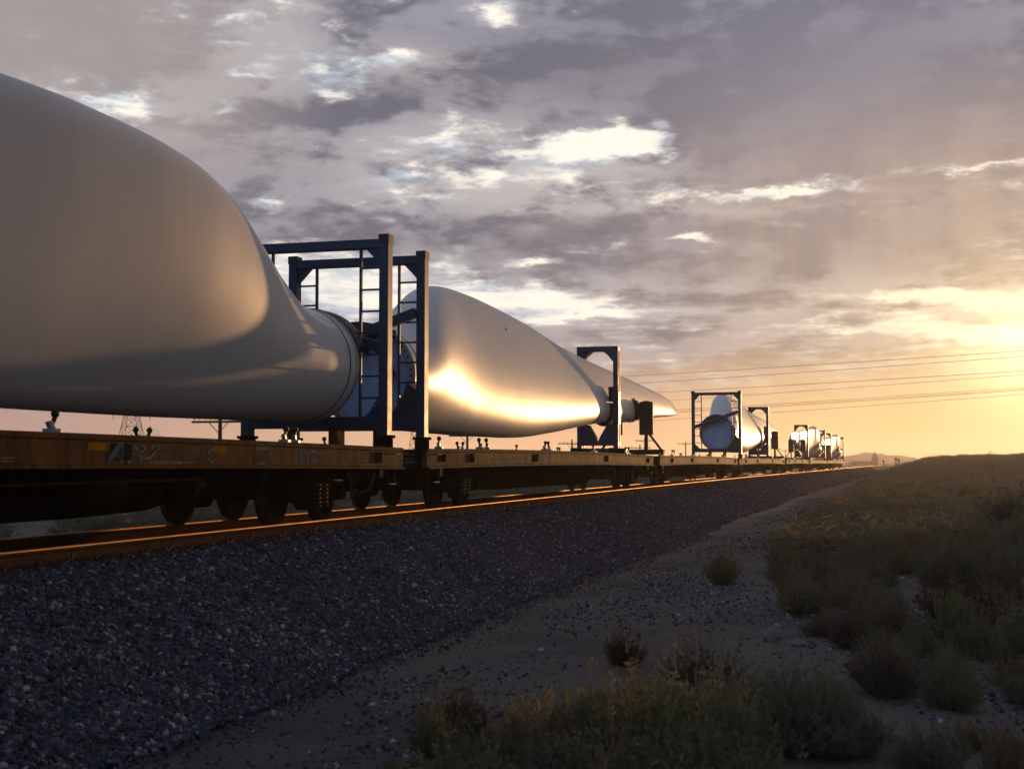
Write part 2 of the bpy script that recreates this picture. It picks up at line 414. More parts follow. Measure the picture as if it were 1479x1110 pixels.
# ------------------------------------------------------------------ lie of the land
def off(s):                        # the line bends gently right in the distance
    return .0195*12*math.log1p(math.exp(min((s-85)/12, 50))) if s < 650 else .0195*(s-85)
def track_x(s): return -9.15 + off(s)
def track_rz(s): return -math.atan((off(s+.5) - off(s-.5)))
RAIL_Z, DECK_Z = 1.22, 2.37
def ss(a, lo, hi):
    t = np.clip((a-lo)/(hi-lo), 0, 1); return t*t*(3-2*t)
def offn(s):
    s = np.asarray(s, float); return .0195*12*np.log1p(np.exp(np.clip((s-85)/12, -50, 50)))
def lump(x, y):
    return (np.sin(x*.9+1.3*np.sin(y*.37))*np.cos(y*.71+.8*np.sin(x*.45))*.06 + np.sin(x*.31+2)*np.sin(y*.23+1)*.10)
def ground_z(x, y):
    x = np.asarray(x, float); y = np.asarray(y, float)
    q = x - offn(y)                                    # sideways from where the straight line would be
    right = ss(q, -3.5, 5.0)
    z = lump(x, y)*(.25 + .75*ss(q, -1.5, 3.0))*ss(q, -4.8, -1.0)
    z = z + .30*ss(q, -1.0, 5.0)*ss(y, 14, 30)
    z = z + (2.35+.028*np.clip(x, 0, 90))*ss(y, 120, 330)*ss(q, -6.0, 8.0)
    left = ss(-q, 12.8, 16.0)
    z = z + left*(.55 + lump(x*.8, y*.8)*1.2) - ss(-q, 18, 60)*.9
    return z - .06

def build_ground():
    ys = np.concatenate([np.linspace(-40, 4, 12), np.arange(4.5, 60, .5), np.arange(61, 160, 2.0), np.geomspace(162, 2500, 70)])
    xs = np.concatenate([-np.geomspace(1800, 22, 34), np.arange(-21, -14, 1.0), np.arange(-14, 22, .5), np.geomspace(22.5, 1400, 34)])
    X, Y = np.meshgrid(xs, ys); Z = ground_z(X, Y)
    nx = len(xs); ny = len(ys)
    i = np.arange(ny-1)[:, None]*nx + np.arange(nx-1)[None, :]
    f = np.stack([i, i+1, i+nx+1, i+nx], -1).reshape(-1, 4)
    o = npmesh('ground', np.stack([X, Y, Z], -1).reshape(-1, 3), f, M['ground'], 4, smooth=True)
    tag(o, kind='structure')
build_ground()

# ballast bank: section in sideways distance from the track centre (right is +)
BAL = [(-4.6, .30), (-2.0, .98), (-1.35, 1.03), (-.85, 1.02), (0, 1.00), (.62, 1.03), (1.22, 1.03), (1.50, .96), (2.35, .62), (3.05, .27), (3.70, -.04), (4.05, -.2)]
def bal_z(d):
    return np.interp(d, [p[0] for p in BAL], [p[1] for p in BAL])
def build_ballast():
    ys = np.concatenate([np.arange(-30, 90, 1.0), np.arange(90, 600, 4.0), np.arange(600, 1500, 30)])
    ds = np.concatenate([np.linspace(-4.6, -1.3, 8), np.linspace(-1, 1.5, 9), np.linspace(1.7, 4.3, 14)])
    D, Y = np.meshgrid(ds, ys)
    X = -9.15 + offn(Y) + D
    edge = .12*np.sin(Y*1.7)*np.sin(Y*.53+1) + .10*np.sin(Y*.21)
    Z = np.interp(D - edge*ss(D, 1.6, 3.9), [p[0] for p in BAL], [p[1] for p in BAL]) + lump(X*2, Y*2)*.4*ss(np.abs(D), 1.5, 2.5)
    nx = len(ds); i = np.arange(len(ys)-1)[:, None]*nx + np.arange(nx-1)[None, :]
    f = np.stack([i, i+1, i+nx+1, i+nx], -1).reshape(-1, 4)
    tag(npmesh('ballast_bank', np.stack([X, Y, Z], -1).reshape(-1, 3), f, M['ballast'], 4, smooth=True), kind='structure')
build_ballast()

def ico():
    t = (1+5**.5)/2
    v = np.array([(-1,t,0),(1,t,0),(-1,-t,0),(1,-t,0),(0,-1,t),(0,1,t),(0,-1,-t),(0,1,-t),(t,0,-1),(t,0,1),(-t,0,-1),(-t,0,1)], float)
    f = np.array([(0,11,5),(0,5,1),(0,1,7),(0,7,10),(0,10,11),(1,5,9),(5,11,4),(11,10,2),(10,7,6),(7,1,8),(3,9,4),(3,4,2),(3,2,6),(3,6,8),(3,8,9),(4,9,5),(2,4,11),(6,2,10),(8,6,7),(9,8,1)])
    return v/np.linalg.norm(v[0]), f
def octa():
    v = np.array([(1,0,0),(-1,0,0),(0,1,0),(0,-1,0),(0,0,1),(0,0,-1)], float)
    f = np.array([(0,2,4),(2,1,4),(1,3,4),(3,0,4),(2,0,5),(1,2,5),(3,1,5),(0,3,5)])
    return v, f
def stones(P, size, base, tint):
    """angular stones at points P"""
    v0, f0 = base; n = len(P); k = len(v0)
    sc = size[:, None]*RNG.uniform(.55, 1.25, (n, 3)); sc[:, 2] *= .72
    V = v0[None]*RNG.uniform(.72, 1.28, (n, k, 1))*sc[:, None, :]
    A = RNG.normal(size=(n, 4)); A /= np.linalg.norm(A, axis=1)[:, None]
    w, x, y, z = A.T
    Rm = np.stack([1-2*(y*y+z*z), 2*(x*y-z*w), 2*(x*z+y*w), 2*(x*y+z*w), 1-2*(x*x+z*z), 2*(y*z-x*w), 2*(x*z-y*w), 2*(y*z+x*w), 1-2*(x*x+y*y)], -1).reshape(n, 3, 3)
    V = np.einsum('nij,nkj->nki', Rm, V) + P[:, None, :]
    F = f0[None] + (np.arange(n)*k)[:, None, None]
    return V.reshape(-1, 3), F.reshape(-1, 3), np.repeat(tint, k, 0)
def stone_tints(n, pale=.06):
    g = RNG.uniform(.022, .115, n)
    c = g[:, None]*np.array([.93, .92, 1.25])[None]
    t = RNG.random(n)
    c[t < .30] *= np.array([1.12, .92, .98]); c[(t > .3) & (t < .55)] *= np.array([.82, 1.03, 1.16])
    p = RNG.random(n) < pale
    c[p] = RNG.uniform(.20, .42, p.sum())[:, None]*np.array([1, .98, .98])
    return c
def build_stones():
    def spread(n, y0, y1, d0, d1, size, base, power=1.0):
        Y = y0 + (y1-y0)*RNG.random(n)**power
        D = RNG.uniform(d0, d1, n)
        edge = .12*np.sin(Y*1.7)*np.sin(Y*.53+1) + .10*np.sin(Y*.21)
        D = D + edge*ss(D, 1.6, 3.9)
        Z = bal_z(D - edge*ss(D, 1.6, 3.9)) + lump((-9.15+D)*2, Y*2)*.4*ss(np.abs(D), 1.5, 2.5)
        sz = size*RNG.uniform(.55, 1.35, n)
        fringe = D > 3.6
        sz[fringe] *= .8; Z[fringe] = np.maximum(Z[fringe], -.02)
        P = np.stack([-9.15+offn(Y)+D, Y, Z + sz*.25], -1)
        return stones(P, sz, base, stone_tints(n))
    parts = [spread(80000, 3.5, 26, 1.0, 3.85, .0335, ico()), spread(66000, 26, 62, 1.0, 3.85, .036, octa(), 1.25), spread(34000, 62, 150, 1.0, 3.9, .052, octa(), 1.5),
             spread(26000, 150, 330, 1.0, 3.95, .085, octa(), 1.3),
             spread(5200, 4, 45, 3.4, 4.0, .026, ico()), spread(2600, 4, 40, 3.65, 4.3, .022, ico()), spread(900, 4, 30, 3.8, 4.8, .017, ico()), spread(7000, 8, 45, -1.2, .9, .038, octa())]
    ov = 0; V = []; F = []; T = []
    for v, f, t in parts:
        V.append(v); F.append(f+ov); T.append(t); ov += len(v)
    o = npmesh('ballast_stones', np.concatenate(V), np.concatenate(F), M['stone'], 3, np.concatenate(T))
    tag(o, 'dark blue grey crushed stones covering the railway bank', kind='stuff')
    # loose grit on the sandy strip
    n = 90000
    Y = 6 + 80*RNG.random(n)**1.6; X = -5.5 + 8.0*RNG.random(n)
    keep = (np.sin(X*1.1+.6*np.sin(Y*.5))+np.sin(Y*.43+X*.5)+RNG.normal(0, .8, n)) >.05 + 2.6*(X < -4.35 + .35*np.sin(Y*.9)) 
    X, Y = X[keep], Y[keep]; sz = .006 + .034*RNG.random(len(X))**3
    P = np.stack([X, Y, ground_z(X, Y)+sz*.2], -1)
    v, f, t = stones(P, sz, octa(), stone_tints(len(X), .10)*1.25)
    tag(npmesh('loose_gravel', v, f, M['stone'], 3, t), 'loose grit and small stones scattered on the sandy strip', kind='stuff')
build_stones()

# far hills
def build_hills():
    def ridge(name, pts, dist, depth, seed):
        rg = np.random.default_rng(seed)
        us = np.arange(pts[0][0], pts[-1][0]+1, 2.5)
        hs = np.interp(us, [p[0] for p in pts], [p[1] for p in pts])
        hs = hs + np.interp(us, np.arange(us[0], us[-1]+9, 8), rg.normal(0, .8, len(np.arange(us[0], us[-1]+9, 8))))*(hs > 1.5)
        V = []
        rows = [(0, 0.0), (.3, .45), (.6, .8), (1.0, 1.0), (1.6, .5), (2.2, 0.0)]
        for k, (t, q) in enumerate(rows):
            for u, h in zip(us, hs):
                a = math.atan((u-739.5)/1950) - TH
                d = (dist + depth*t)/math.cos(math.atan((u-739.5)/1950))
                hh = max(h, 0)*dist/1950*q*(1+.16*rg.normal()*(0 < k < 3)) - 2.5*(q == 0)
                V.append((math.sin(a)*d, math.cos(a)*d, hh + (CAMZ if q > 0 else 0) - (1 if q < 1 else 0)))
        n = len(us)
        F = [(k*n+i, k*n+i+1, (k+1)*n+i+1, (k+1)*n+i) for k in range(len(rows)-1) for i in range(n-1)]
        m = MB(); m.add(V, F, True)
        tag(m.build(name, M['mount']), kind='structure')
    ridge('hills', [(1040, 2), (1130, 6), (1190, 9), (1225, 11), (1255, 16), (1275, 13), (1300, 11), (1330, 6), (1370, 8), (1400, 6), (1450, 4), (1560, 3)], 1750, 120, 3)
    ridge('mountain_range', [(1300, 2), (1330, 6), (1350, 9), (1370, 6), (1395, 10), (1420, 15), (1440, 12), (1480, 9), (1560, 12), (1700, 16), (1900, 5)], 2050, 130, 5)
build_hills()

# ------------------------------------------------------------------ railway track
def build_track():
    t = tag(empty('railway_track', (-9.15, 20, 1.0)), 'railway track with two rusty rails and polished heads running into the distance', 'railway track')
    inv = t.location.copy()
    ys = list(np.arange(-30, 60, 3.0)) + list(np.arange(60, 560, 10.0)) + list(np.arange(560, 1400, 60))
    sec = [(-.07, 0), (.07, 0), (.07, .014), (.014, .035), (.010, .115), (.036, .132), (.036, .158), (-.036, .158), (-.036, .132), (-.010, .115), (-.014, .035), (-.07, .014)]
    top = [(-.036, 0), (.036, 0), (.034, .012), (.028, .016), (-.028, .016), (-.034, .012)]
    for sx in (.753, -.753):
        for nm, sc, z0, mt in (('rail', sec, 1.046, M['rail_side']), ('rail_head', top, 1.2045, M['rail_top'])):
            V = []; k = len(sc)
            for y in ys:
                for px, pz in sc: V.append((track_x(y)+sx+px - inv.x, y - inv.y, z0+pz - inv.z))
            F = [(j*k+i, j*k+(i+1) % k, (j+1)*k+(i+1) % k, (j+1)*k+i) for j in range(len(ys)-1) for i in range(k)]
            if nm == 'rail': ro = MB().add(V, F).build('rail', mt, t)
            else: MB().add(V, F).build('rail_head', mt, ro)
    # sleepers, and the plates, spikes and anchors along the near rail
    sl = MB().box((0, 0, 0), (2.6, .23, .18)).build('sleeper', M['timber'], t, .012)
    pl = MB().box((0, 0, 0), (.20, .19, .016)); pl.box((.085, .05, .03), (.022, .022, .05)); pl.box((.085, -.05, .026), (.022, .022, .04)); pl.box((.105, .05, .055), (.05, .03, .012))
    plo = pl.build('tie_plate', M['steel_dark'], t)
    ah = MB().bar((.075, 0, .0), (.075, .0, .12), .018, .014).box((.085, 0, .118), (.035, .03, .014)).build('rail_anchor', M['steel_dark'], t)
    plates = MB()
    for i in range(150):
        y = 4.0 + i*.53; jx = random.uniform(-.04, .04)
        for o, loc in ((sl, (track_x(y)+jx, y, .945)), (plo, (track_x(y)+.753+.02, y, 1.036)), (ah, (track_x(y)+.753, y+.18, 1.02))):
            if (i >= 96) or (o is ah and i % 4): continue
            c = o if i == 0 else o.copy()
            if i: COL.objects.link(c); c.parent = t
            c.location = Vector(loc) - inv
            c.rotation_euler = (0, 0, random.uniform(-.03, .03))
    far = MB()
    for i in range(96, 260):
        y = 4.0 + i*.53
        far.box((track_x(y)-inv.x, y-inv.y, .945-inv.z), (2.6, .23, .18))
        far.box((track_x(y)+.84-inv.x, y-inv.y, 1.05-inv.z), (.06, .15, .05))
    tag(far.build('far_sleepers', M['timber'], t), kind='stuff')
build_track()

# ------------------------------------------------------------------ flat cars
def make_bogie(parent, y):
    b = MB()
    b.box((0, 0, .62), (2.0, .34, .22)); b.box((0, 0, .78), (.5, .5, .12))
    b.cyl((-.85, -.86, .43), (.85, -.86, .43), .075); b.cyl((-.85, .86, .43), (.85, .86, .43), .075)
    b.box((0, -.45, .40), (1.9, .10, .12)); b.box((0, .45, .40), (1.9, .10, .12))
    bo = b.build('bogie', M['under'], parent, loc=(0, y, -DECK_Z+RAIL_Z))
    for sx in (-1, 1):
        f = MB(); x0, x1 = sx*.93, sx*1.05
        f.prismx([(-1.08, .50), (-1.02, .60), (-.62, .62), (-.40, .74), (.40, .74), (.62, .62), (1.02, .60), (1.08, .50), (1.02, .36), (.70, .36), (.46, .20), (-.46, .20), (-.70, .36), (-1.02, .36)], min(x0, x1), max(x0, x1))
        for yy in (-.86, .86): f.cyl((sx*.9, yy, .43), (sx*1.13, yy, .43), .13, .11, 14)
        f.box((sx*1.055, 0, .70), (.06, .7, .08))
        f.build('side_frame', M['under'], bo, .015)
        for yy in (-.13, .13):
            pts = [(sx*1.09+.075*math.cos(a), yy+.075*math.sin(a), .24+.34*a/(2*PI*5.5)) for a in np.linspace(0, 2*PI*5.5, 56)]
            MB().tube(pts, .017, 5).build('spring', M['spring'], bo)
        for yy in (-.86, .86):
            w = MB()
            w.lathe((sx*.683, yy, .43), (sx, 0, 0), [(-.02, .0), (-.02, .10), (.02, .14), (.03, .34), (.0, .36), (.0, .45), (.03, .452), (.04, .432), (.135, .42), (.14, .36), (.10, .34), (.075, .15), (.12, .11), (.12, 0)], 36)
            wo = w.build('wheel', M['wheel'], bo)
            MB().lathe((sx*.683, yy, .43), (sx, 0, 0), [(.041, .4335), (.05, .4325), (.134, .4215)], 36).build('tread', M['tread'], wo)
    return bo
def make_car(s0, s1, label, detail=2, name='flat_car'):
    L = s1-s0; sm = (s0+s1)/2
    t = tag(empty(name, (track_x(sm), sm, DECK_Z), track_rz(sm)), label, 'flat wagon', 'flat wagons coupled in the train')
    H = L/2; W = 1.34; cam_ = .05
    def zc(y): return cam_*(1-(y/H)**2) - .03
    ys = np.linspace(-H, H, 17)
    # deck plate
    d = MB(); V = []
    for y in ys:
        z = zc(y)
        V += [(-W+.02, y, z), (W-.02, y, z), (W-.02, y, z-.035), (-W+.02, y, z-.035)]
    F = [(j*4+i, j*4+(i+1) % 4, j*4+4+(i+1) % 4, j*4+4+i) for j in range(16) for i in range(4)] + [(0, 1, 2, 3), (67, 66, 65, 64)]
    d.add(V, F); d.build('deck', M['deck'], t)
    for sx in (-1, 1):                                   # channel sill with rolled top lip
        sec = [(W, .012), (W+.012, -.02), (W+.012, -.045), (W-.005, -.06), (W-.005, -.30), (W+.03, -.312), (W+.03, -.345), (W-.10, -.345), (W-.10, -.04), (W-.10, .012)]
        V = []; k = len(sec)
        for y in ys:
            e = 1 - .42*ss(np.array(abs(y)), H-1.2, H)*1.0
            for x, z in sec:
                zz = z if z > -.1 else (-.08 + (z+.08)*(float(e) if False else 1.0))
                V.append((sx*x, y, zc(y)+zz))
        F = [(j*k+i, j*k+(i+1) % k, (j+1)*k+(i+1) % k, (j+1)*k+i) for j in range(16) for i in range(k)]
        F += [tuple(range(k)), tuple(range(16*k, 17*k))]
        so = MB().add(V, F).build('side_sill', M['sill'], t)
        if detail >= 1:
            for q in (.11, .32, .66, .955):
                y = -H + L*q
                p = MB(); z = zc(y)
                p.prismx([(y-.05, z-.08), (y+.05, z-.08), (y+.05, z-.25), (y-.03, z-.25)], sx*(W-.004), sx*(W+.03))
                p.prismx([(y+.02, z-.075), (y+.055, z-.075), (y+.055, z-.255), (y+.02, z-.255)], sx*(W+.029), sx*(W+.05))
                p.build('stake_pocket', M['sill'], so)
    # ends, centre sill, cross bearers
    for sy in (-1, 1):
        y = sy*H
        e = MB().box((0, y-sy*.06, -.21), (2*W-.22, .12, .36)); e.box((0, y-sy*.2, -.44), (.5, .5, .16))
        eo = e.build('end_sill', M['under'], t, .012)
        c = MB().bar((0, y-sy*.4, -.42), (0, y+sy*.45, -.42), .16, .17)
        c.prism([(-.16, -.28), (.12, -.28), (.17, -.42), (.12, -.56), (-.16, -.56)], min(y+sy*.40, y+sy*.62), max(y+sy*.40, y+sy*.62))
        c.build('coupler', M['under'], t, .02)
        ho = MB().tube([(.35, y, -.45), (.36, y+sy*.2, -.70), (.30, y+sy*.45, -.80), (.22, y+sy*.64, -.74)], .028, 7)
        ho.build('air_hose', M['black'], t)
        for sx in (-1, 1):
            st = MB(); st.tube([(sx*(W-.03), y-sy*.35, -.34), (sx*(W-.01), y-sy*.35, -.62), (sx*(W-.01), y-sy*.68, -.62), (sx*(W-.03), y-sy*.68, -.34)], .013, 6)
            st.box((sx*(W-.01), y-sy*.515, -.615), (.05, .33, .014))
            st.build('step', M['steel_dark'], t)
            MB().tube([(sx*(W+.008), y-sy*.25, -.12), (sx*(W+.05), y-sy*.27, -.12), (sx*(W+.05), y-sy*.66, -.12), (sx*(W+.008), y-sy*.68, -.12)], .010, 6).build('grab_iron', M['steel_dark'], t)
            tab = MB().box((sx*(W-.05), y-sy*.9, -.43), (.03, .12, .15)); tab.build('tie_down_lug', M['sill'], t)
    cs = MB(); V = []
    for y in ys:
        q = float(ss(np.array(abs(y)), H*.45, H*.70)); zb = -.90 + q*.38
        V += [(-.30, y, -.04), (.30, y, -.04), (.30, y, zb), (-.30, y, zb)]
    F = [(j*4+i, j*4+(i+1) % 4, j*4+4+(i+1) % 4, j*4+4+i) for j in range(16) for i in range(4)] + [(0, 1, 2, 3), (67, 66, 65, 64)]
    V = [(x, y*.985, z) for x, y, z in V]
    cs.add(V, F).build('centre_sill', M['under'], t)
    if detail >= 1:
        for q in np.linspace(.12, .88, 9):
            y = -H + L*q
            c = MB().prism([(-W+.11, -.05), (W-.11, -.05), (W-.11, -.26), (.305, -.55), (-.305, -.55), (-W+.11, -.26)], y-.03, y+.03)
            c.build('cross_bearer', M['under'], t)
        r = MB().lathe((-.78, H*.28, -.52), (0, 1, 0), [(0, 0), (0, .10), (.05, .2), (.1, .23), (1.3, .23), (1.35, .2), (1.4, .1), (1.4, 0)], 20)
        r.build('air_tank', M['under'], t)
        r = MB().lathe((.82, H*.30, -.56), (0, 1, 0), [(0, 0), (0, .15), (.03, .17), (.9, .17), (.93, .15), (.93, 0)], 20)
        r.build('air_tank', M['under'], t)
        v = MB().lathe((.78, H*.48, -.55), (0, 1, 0), [(0, 0), (0, .17), (.35, .17), (.38, .07), (.7, .05), (.7, 0)], 18); v.build('brake_cylinder', M['under'], t)
        rod = MB().bar((.95, H*.52, -.50), (1.0, H*.52+2.6, -.34), .035); rod.tube([(1.0, -H*.5, -.47), (1.0, 0, -.50), (1.0, H*.5, -.47)], .018, 6)
        rod.bar((1.05, H*.62, -.34), (1.05, H*.62, -.62), .03); rod.bar((1.05, -H*.62, -.34), (1.05, -H*.62, -.60), .03)
        rod.build('brake_rod', M['under'], t)
        # lashing gear standing along both deck edges
        proto = None
        for sx in (1, -1):
            for q in (.052, .16, .178, .39, .405, .62, .83, .845):
                y = -H + L*q + random.uniform(-.1, .1)
                if proto is None:
                    a_ = MB().box((0, 0, .035), (.20, .16, .07)).prismx([(-.05, .07), (.05, .07), (.10, .15), (.03, .17)], -.04, .04)
                    proto = a_.build('lashing_anchor', M['anchor'], t, .008)
                    k_ = MB().bar((0, 0, .12), (0, -.06, .22), .05, .04); k_.lathe((0, -.06, .21), (0, 0, 1), [(0, .02), (.02, .055), (.07, .06), (.10, .03), (.11, 0)], 10)
                    k_.build('clamp_head', M['black'], proto)
                    o = proto
                else:
                    o = copy_tree(proto, t)
                o.scale = (.72, .72, .78); o.location = (sx*(W-.20), y, zc(y)); o.rotation_euler = (0, 0, random.choice((0, PI)) + random.uniform(-.2, .2))
    for sy in (-1, 1): make_bogie(t, sy*(H-2.95))
    return t, zc, H

def near_mark(t, zc, sm, m, name, mat, group=None):
    o = m.build(name, mat, t); return o
def s_at(px, L):
    c, s_ = math.cos(TH), math.sin(TH); D = 1275-px; z = 1950*L/(c*D)
    return (z - L*s_)/c
CARS = [(-3.9, 21.5, 'nearest flat wagon, brown yellow sill with pale graffiti, under the largest blade', 2),
        (22.75, 47.2, 'brown flat wagon below the second blade, its deck edge carrying lashing clamps', 1),
        (48.75, 75.0, 'flat wagon in mid train carrying only the blade tip stand on its near end', 1),
        (76.3, 107.0, 'flat wagon below the blade whose round pale blue root faces us', 1),
        (108.3, 133.0, 'empty flat wagon between the round blue blade root and the far blades', 1),
        (134.3, 161.0, 'distant flat wagon below the tall upright blade lobe', 0),
        (162.3, 180.0, 'short distant flat wagon between the last two blade lobes', 0),
        (181.2, 204.0, 'last flat wagon at the far visible end of the train', 0)]
cars = []
for s0, s1, lab, dt in CARS:
    cars.append(make_car(s0, s1, lab, dt))
def car_marks():
    t, zc, H = cars[0]; sm = (CARS[0][0]+CARS[0][1])/2; x = 1.34-.005+.003
    def Y(px): return s_at(px, 7.81) - sm
    def rect(m, px0, px1, z0, z1):
        y0, y1 = Y(px0), Y(px1); z = zc((y0+y1)/2)
        m.add([(x, y0, z+z0), (x, y1, z+z0), (x, y1, z+z1), (x, y0, z+z1)], [(0, 1, 2, 3)])
    for a, b in ((128, 160), (310, 330)):
        m = MB(); rect(m, a, b, -.16, -.08); m.build('reflector', M['yellow'], t)
    m = MB()                                              # blurred stencil lines, unreadable in the photograph
    for a, b, z in ((-30, 22, -.25), (-30, 22, -.28), (216, 268, -.275), (216, 268, -.295), (255, 285, -.28), (398, 408, -.24), (398, 408, -.28), (524, 540, -.12), (522, 541, -.17), (522, 541, -.22), (522, 540, -.27), (370, 385, -.29), (380, 395, -.27)):
        rect(m, a, b, z, z+.012)
    m.build('stencil_marks', M['white'], t)
    g = MB()
    def spray():
        nonlocal g
        g.build('graffiti', M['graf'], t); g = MB()
    def stroke(pts, w):
        P = [(Y(a), zc(Y(a)) + b) for a, b in pts]
        for (y0, z0), (y1, z1) in zip(P[:-1], P[1:]):
            d = Vector((y1-y0, z1-z0)); n_ = Vector((-d.y, d.x)).normalized()*w/2
            off_ = x + .0003*len(g.f)/4
            g.add([(off_, y0-n_.x, z0-n_.y), (off_, y1-n_.x, z1-n_.y), (off_, y1+n_.x, z1+n_.y), (off_, y0+n_.x, z0+n_.y)], [(0, 1, 2, 3)])
    stroke([(157, -.29), (166, -.18), (176, -.08), (183, -.17), (189, -.29)], .07)
    stroke([(163, -.20), (186, -.20)], .05)
    stroke([(176, -.29), (178, -.16), (186, -.10), (197, -.12), (203, -.20), (203, -.29)], .065)
    stroke([(189, -.17), (203, -.22), (214, -.24), (222, -.19), (230, -.12), (238, -.11), (236, -.15), (231, -.19)], .03)
    stroke([(218, -.11), (228, -.09), (240, -.10), (236, -.19), (233, -.23)], .025)
    stroke([(205, -.09), (212, -.12), (205, -.17)], .022)
    spray(); stroke([(368, -.28), (371, -.08), (391, -.08), (390, -.28), (372, -.28)], .05)
    spray(); stroke([(434, -.28), (436, -.10)], .07); stroke([(438, -.27), (441, -.09)], .08); stroke([(444, -.25), (446, -.11)], .07)
    stroke([(434, -.14), (452, -.10), (466, -.15)], .05); stroke([(449, -.2), (460, -.24)], .06)
    spray(); stroke([(297, -.26), (303, -.14), (312, -.10), (316, -.2), (308, -.27), (300, -.22)], .03)
    g.build('graffiti', M['graf'], t)
    d = MB()
    for a, b, z in ((587, 600, -.10), (587, 601, -.13), (586, 612, -.19), (586, 615, -.23)):
        pass
    t, zc, H = cars[1]; sm = (CARS[1][0]+CARS[1][1])/2
    m = MB()
    for a, b, z in ((667, 677, -.12), (664, 676, -.17), (664, 676, -.22), (663, 677, -.26), (710, 740, -.20), (716, 734, -.26), (626, 633, -.25)):
        rect(m, a, b, z, z+.012)
    m.build('stencil_marks', M['white'], t)
    m = MB().box((1.345, Y(640), zc(0)-.20), (.03, .22, .14)); m.build('door_plate', M['under'], t)
    # stencilled end plate seen in the gap
    m = MB(); y = -H - .003
    for z, x0, x1 in ((-.10, .55, 1.0), (-.13, .55, 1.1), (-.20, .35, .7), (-.20, .78, 1.1), (-.25, .3, 1.1), (-.28, .5, 1.15)):
        m.add([(x0, y, z), (x1, y, z), (x1, y, z+.014), (x0, y, z+.014)], [(0, 1, 2, 3)])
    m.build('end_plate_marks', M['white'], t)
car_marks()

# ------------------------------------------------------------------ turbine blades
BL = np.array([  # along, low, high, thickness, lean of top (-x), lean of bottom (+x), airfoil-ness
 (0, .38, 2.25, 1.87, 0, 0, 0), (.45, .38, 2.25, 1.87, 0, 0, 0), (.9, .375, 2.265, 1.86, .0, 0, .0), (1.4, .365, 2.39, 1.80, .01, .02, .0), (2.1, .355, 2.72, 1.70, .06, .05, .0), (3.0, .35, 3.14, 1.58, .22, .10, .04),
 (4.1, .345, 3.49, 1.45, .42, .16, .14), (5.1, .34, 3.64, 1.33, .54, .21, .26), (6.2, .34, 3.71, 1.22, .58, .26, .40), (7.6, .34, 3.73, 1.13, .56, .30, .54), (9.4, .37, 3.68, 1.03, .47, .32, .68), (12.5, .54, 3.53, .90, .34, .31, .84),
 (16.2, .80, 3.22, .75, .22, .27, .95), (19.7, 1.03, 3.06, .62, .15, .22, 1), (24.5, 1.2, 2.93, .49, .10, .15, 1), (28.5, 1.42, 2.82, .39, .08, .10, 1), (32.5, 1.64, 2.70, .30, .06, .07, 1),
 (35.5, 1.78, 2.56, .22, .05, .05, 1), (36.9, 1.88, 2.40, .15, .05, .04, 1), (37.4, 1.99, 2.22, .06, .05, .04, 1)])
def pchip(x, y, xi):
    h = np.diff(x); d = np.diff(y)/h; m = np.zeros_like(y)
    for i in range(1, len(x)-1):
        if d[i-1]*d[i] > 0:
            w1 = 2*h[i]+h[i-1]; w2 = h[i]+2*h[i-1]; m[i] = (w1+w2)/(w1/d[i-1]+w2/d[i])
    m[0], m[-1] = d[0]*0, d[-1]
    k = np.clip(np.searchsorted(x, xi)-1, 0, len(x)-2); t = (xi-x[k])/h[k]
    return (2*t**3-3*t**2+1)*y[k] + (t**3-2*t**2+t)*h[k]*m[k] + (-2*t**3+3*t**2)*y[k+1] + (t**3-t**2)*h[k]*m[k+1]
def blade_section(st, n=64, grow=0.0):
    lo, hi, th, lt, lb, w = [float(pchip(BL[:, 0], BL[:, j], np.array([st]))[0]) for j in range(1, 7)]
    out = []; c = (hi-lo)/2 + grow; ax = Vector((-(lt+lb), 0, (hi-lo))).normalized(); pe = Vector((ax.z, 0, -ax.x))
    c = math.hypot(lt+lb, hi-lo)/2 + grow; mid = Vector(((lb-lt)/2, 0, (hi+lo)/2))
    for i in range(n):
        ph = 2*PI*i/n; u = -math.cos(ph); x = (u+1)/2
        af = (1.4845*math.sqrt(max(x, 0)) - .63*x - 1.758*x*x + 1.4215*x**3 - .45*x**4)*2 + .05*x + .46*x*float(np.clip((14-st)/8, 0, 1))
        if x > .90: af *= math.sqrt(max(0.0, 1-((x-.90)/.10)**2))
        y = math.sin(ph); sg = 1 if y >= 0 else -1
        y = sg*abs(y)**(1 - .22*float(np.clip((st-1.5)/3, 0, 1)))
        yy = (1-w)*y + w*sg*af*(1.0 if sg > 0 else .88)
        out.append(mid + ax*(u*c) + pe*(yy*(th/2 + grow)))
    return out
def blade_loft(m, a, b, k, n=64, grow=0.0, sts=None):
    sts = np.linspace(a, b, k) if sts is None else sts
    V = []
    for s in sts: V += [(p.x, s, p.z) for p in blade_section(float(s), n, grow)]
    K = len(sts)
    m.add(V, [(j*n+i, j*n+(i+1) % n, (j+1)*n+(i+1) % n, (j+1)*n+i) for j in range(K-1) for i in range(n)], True)
    return V
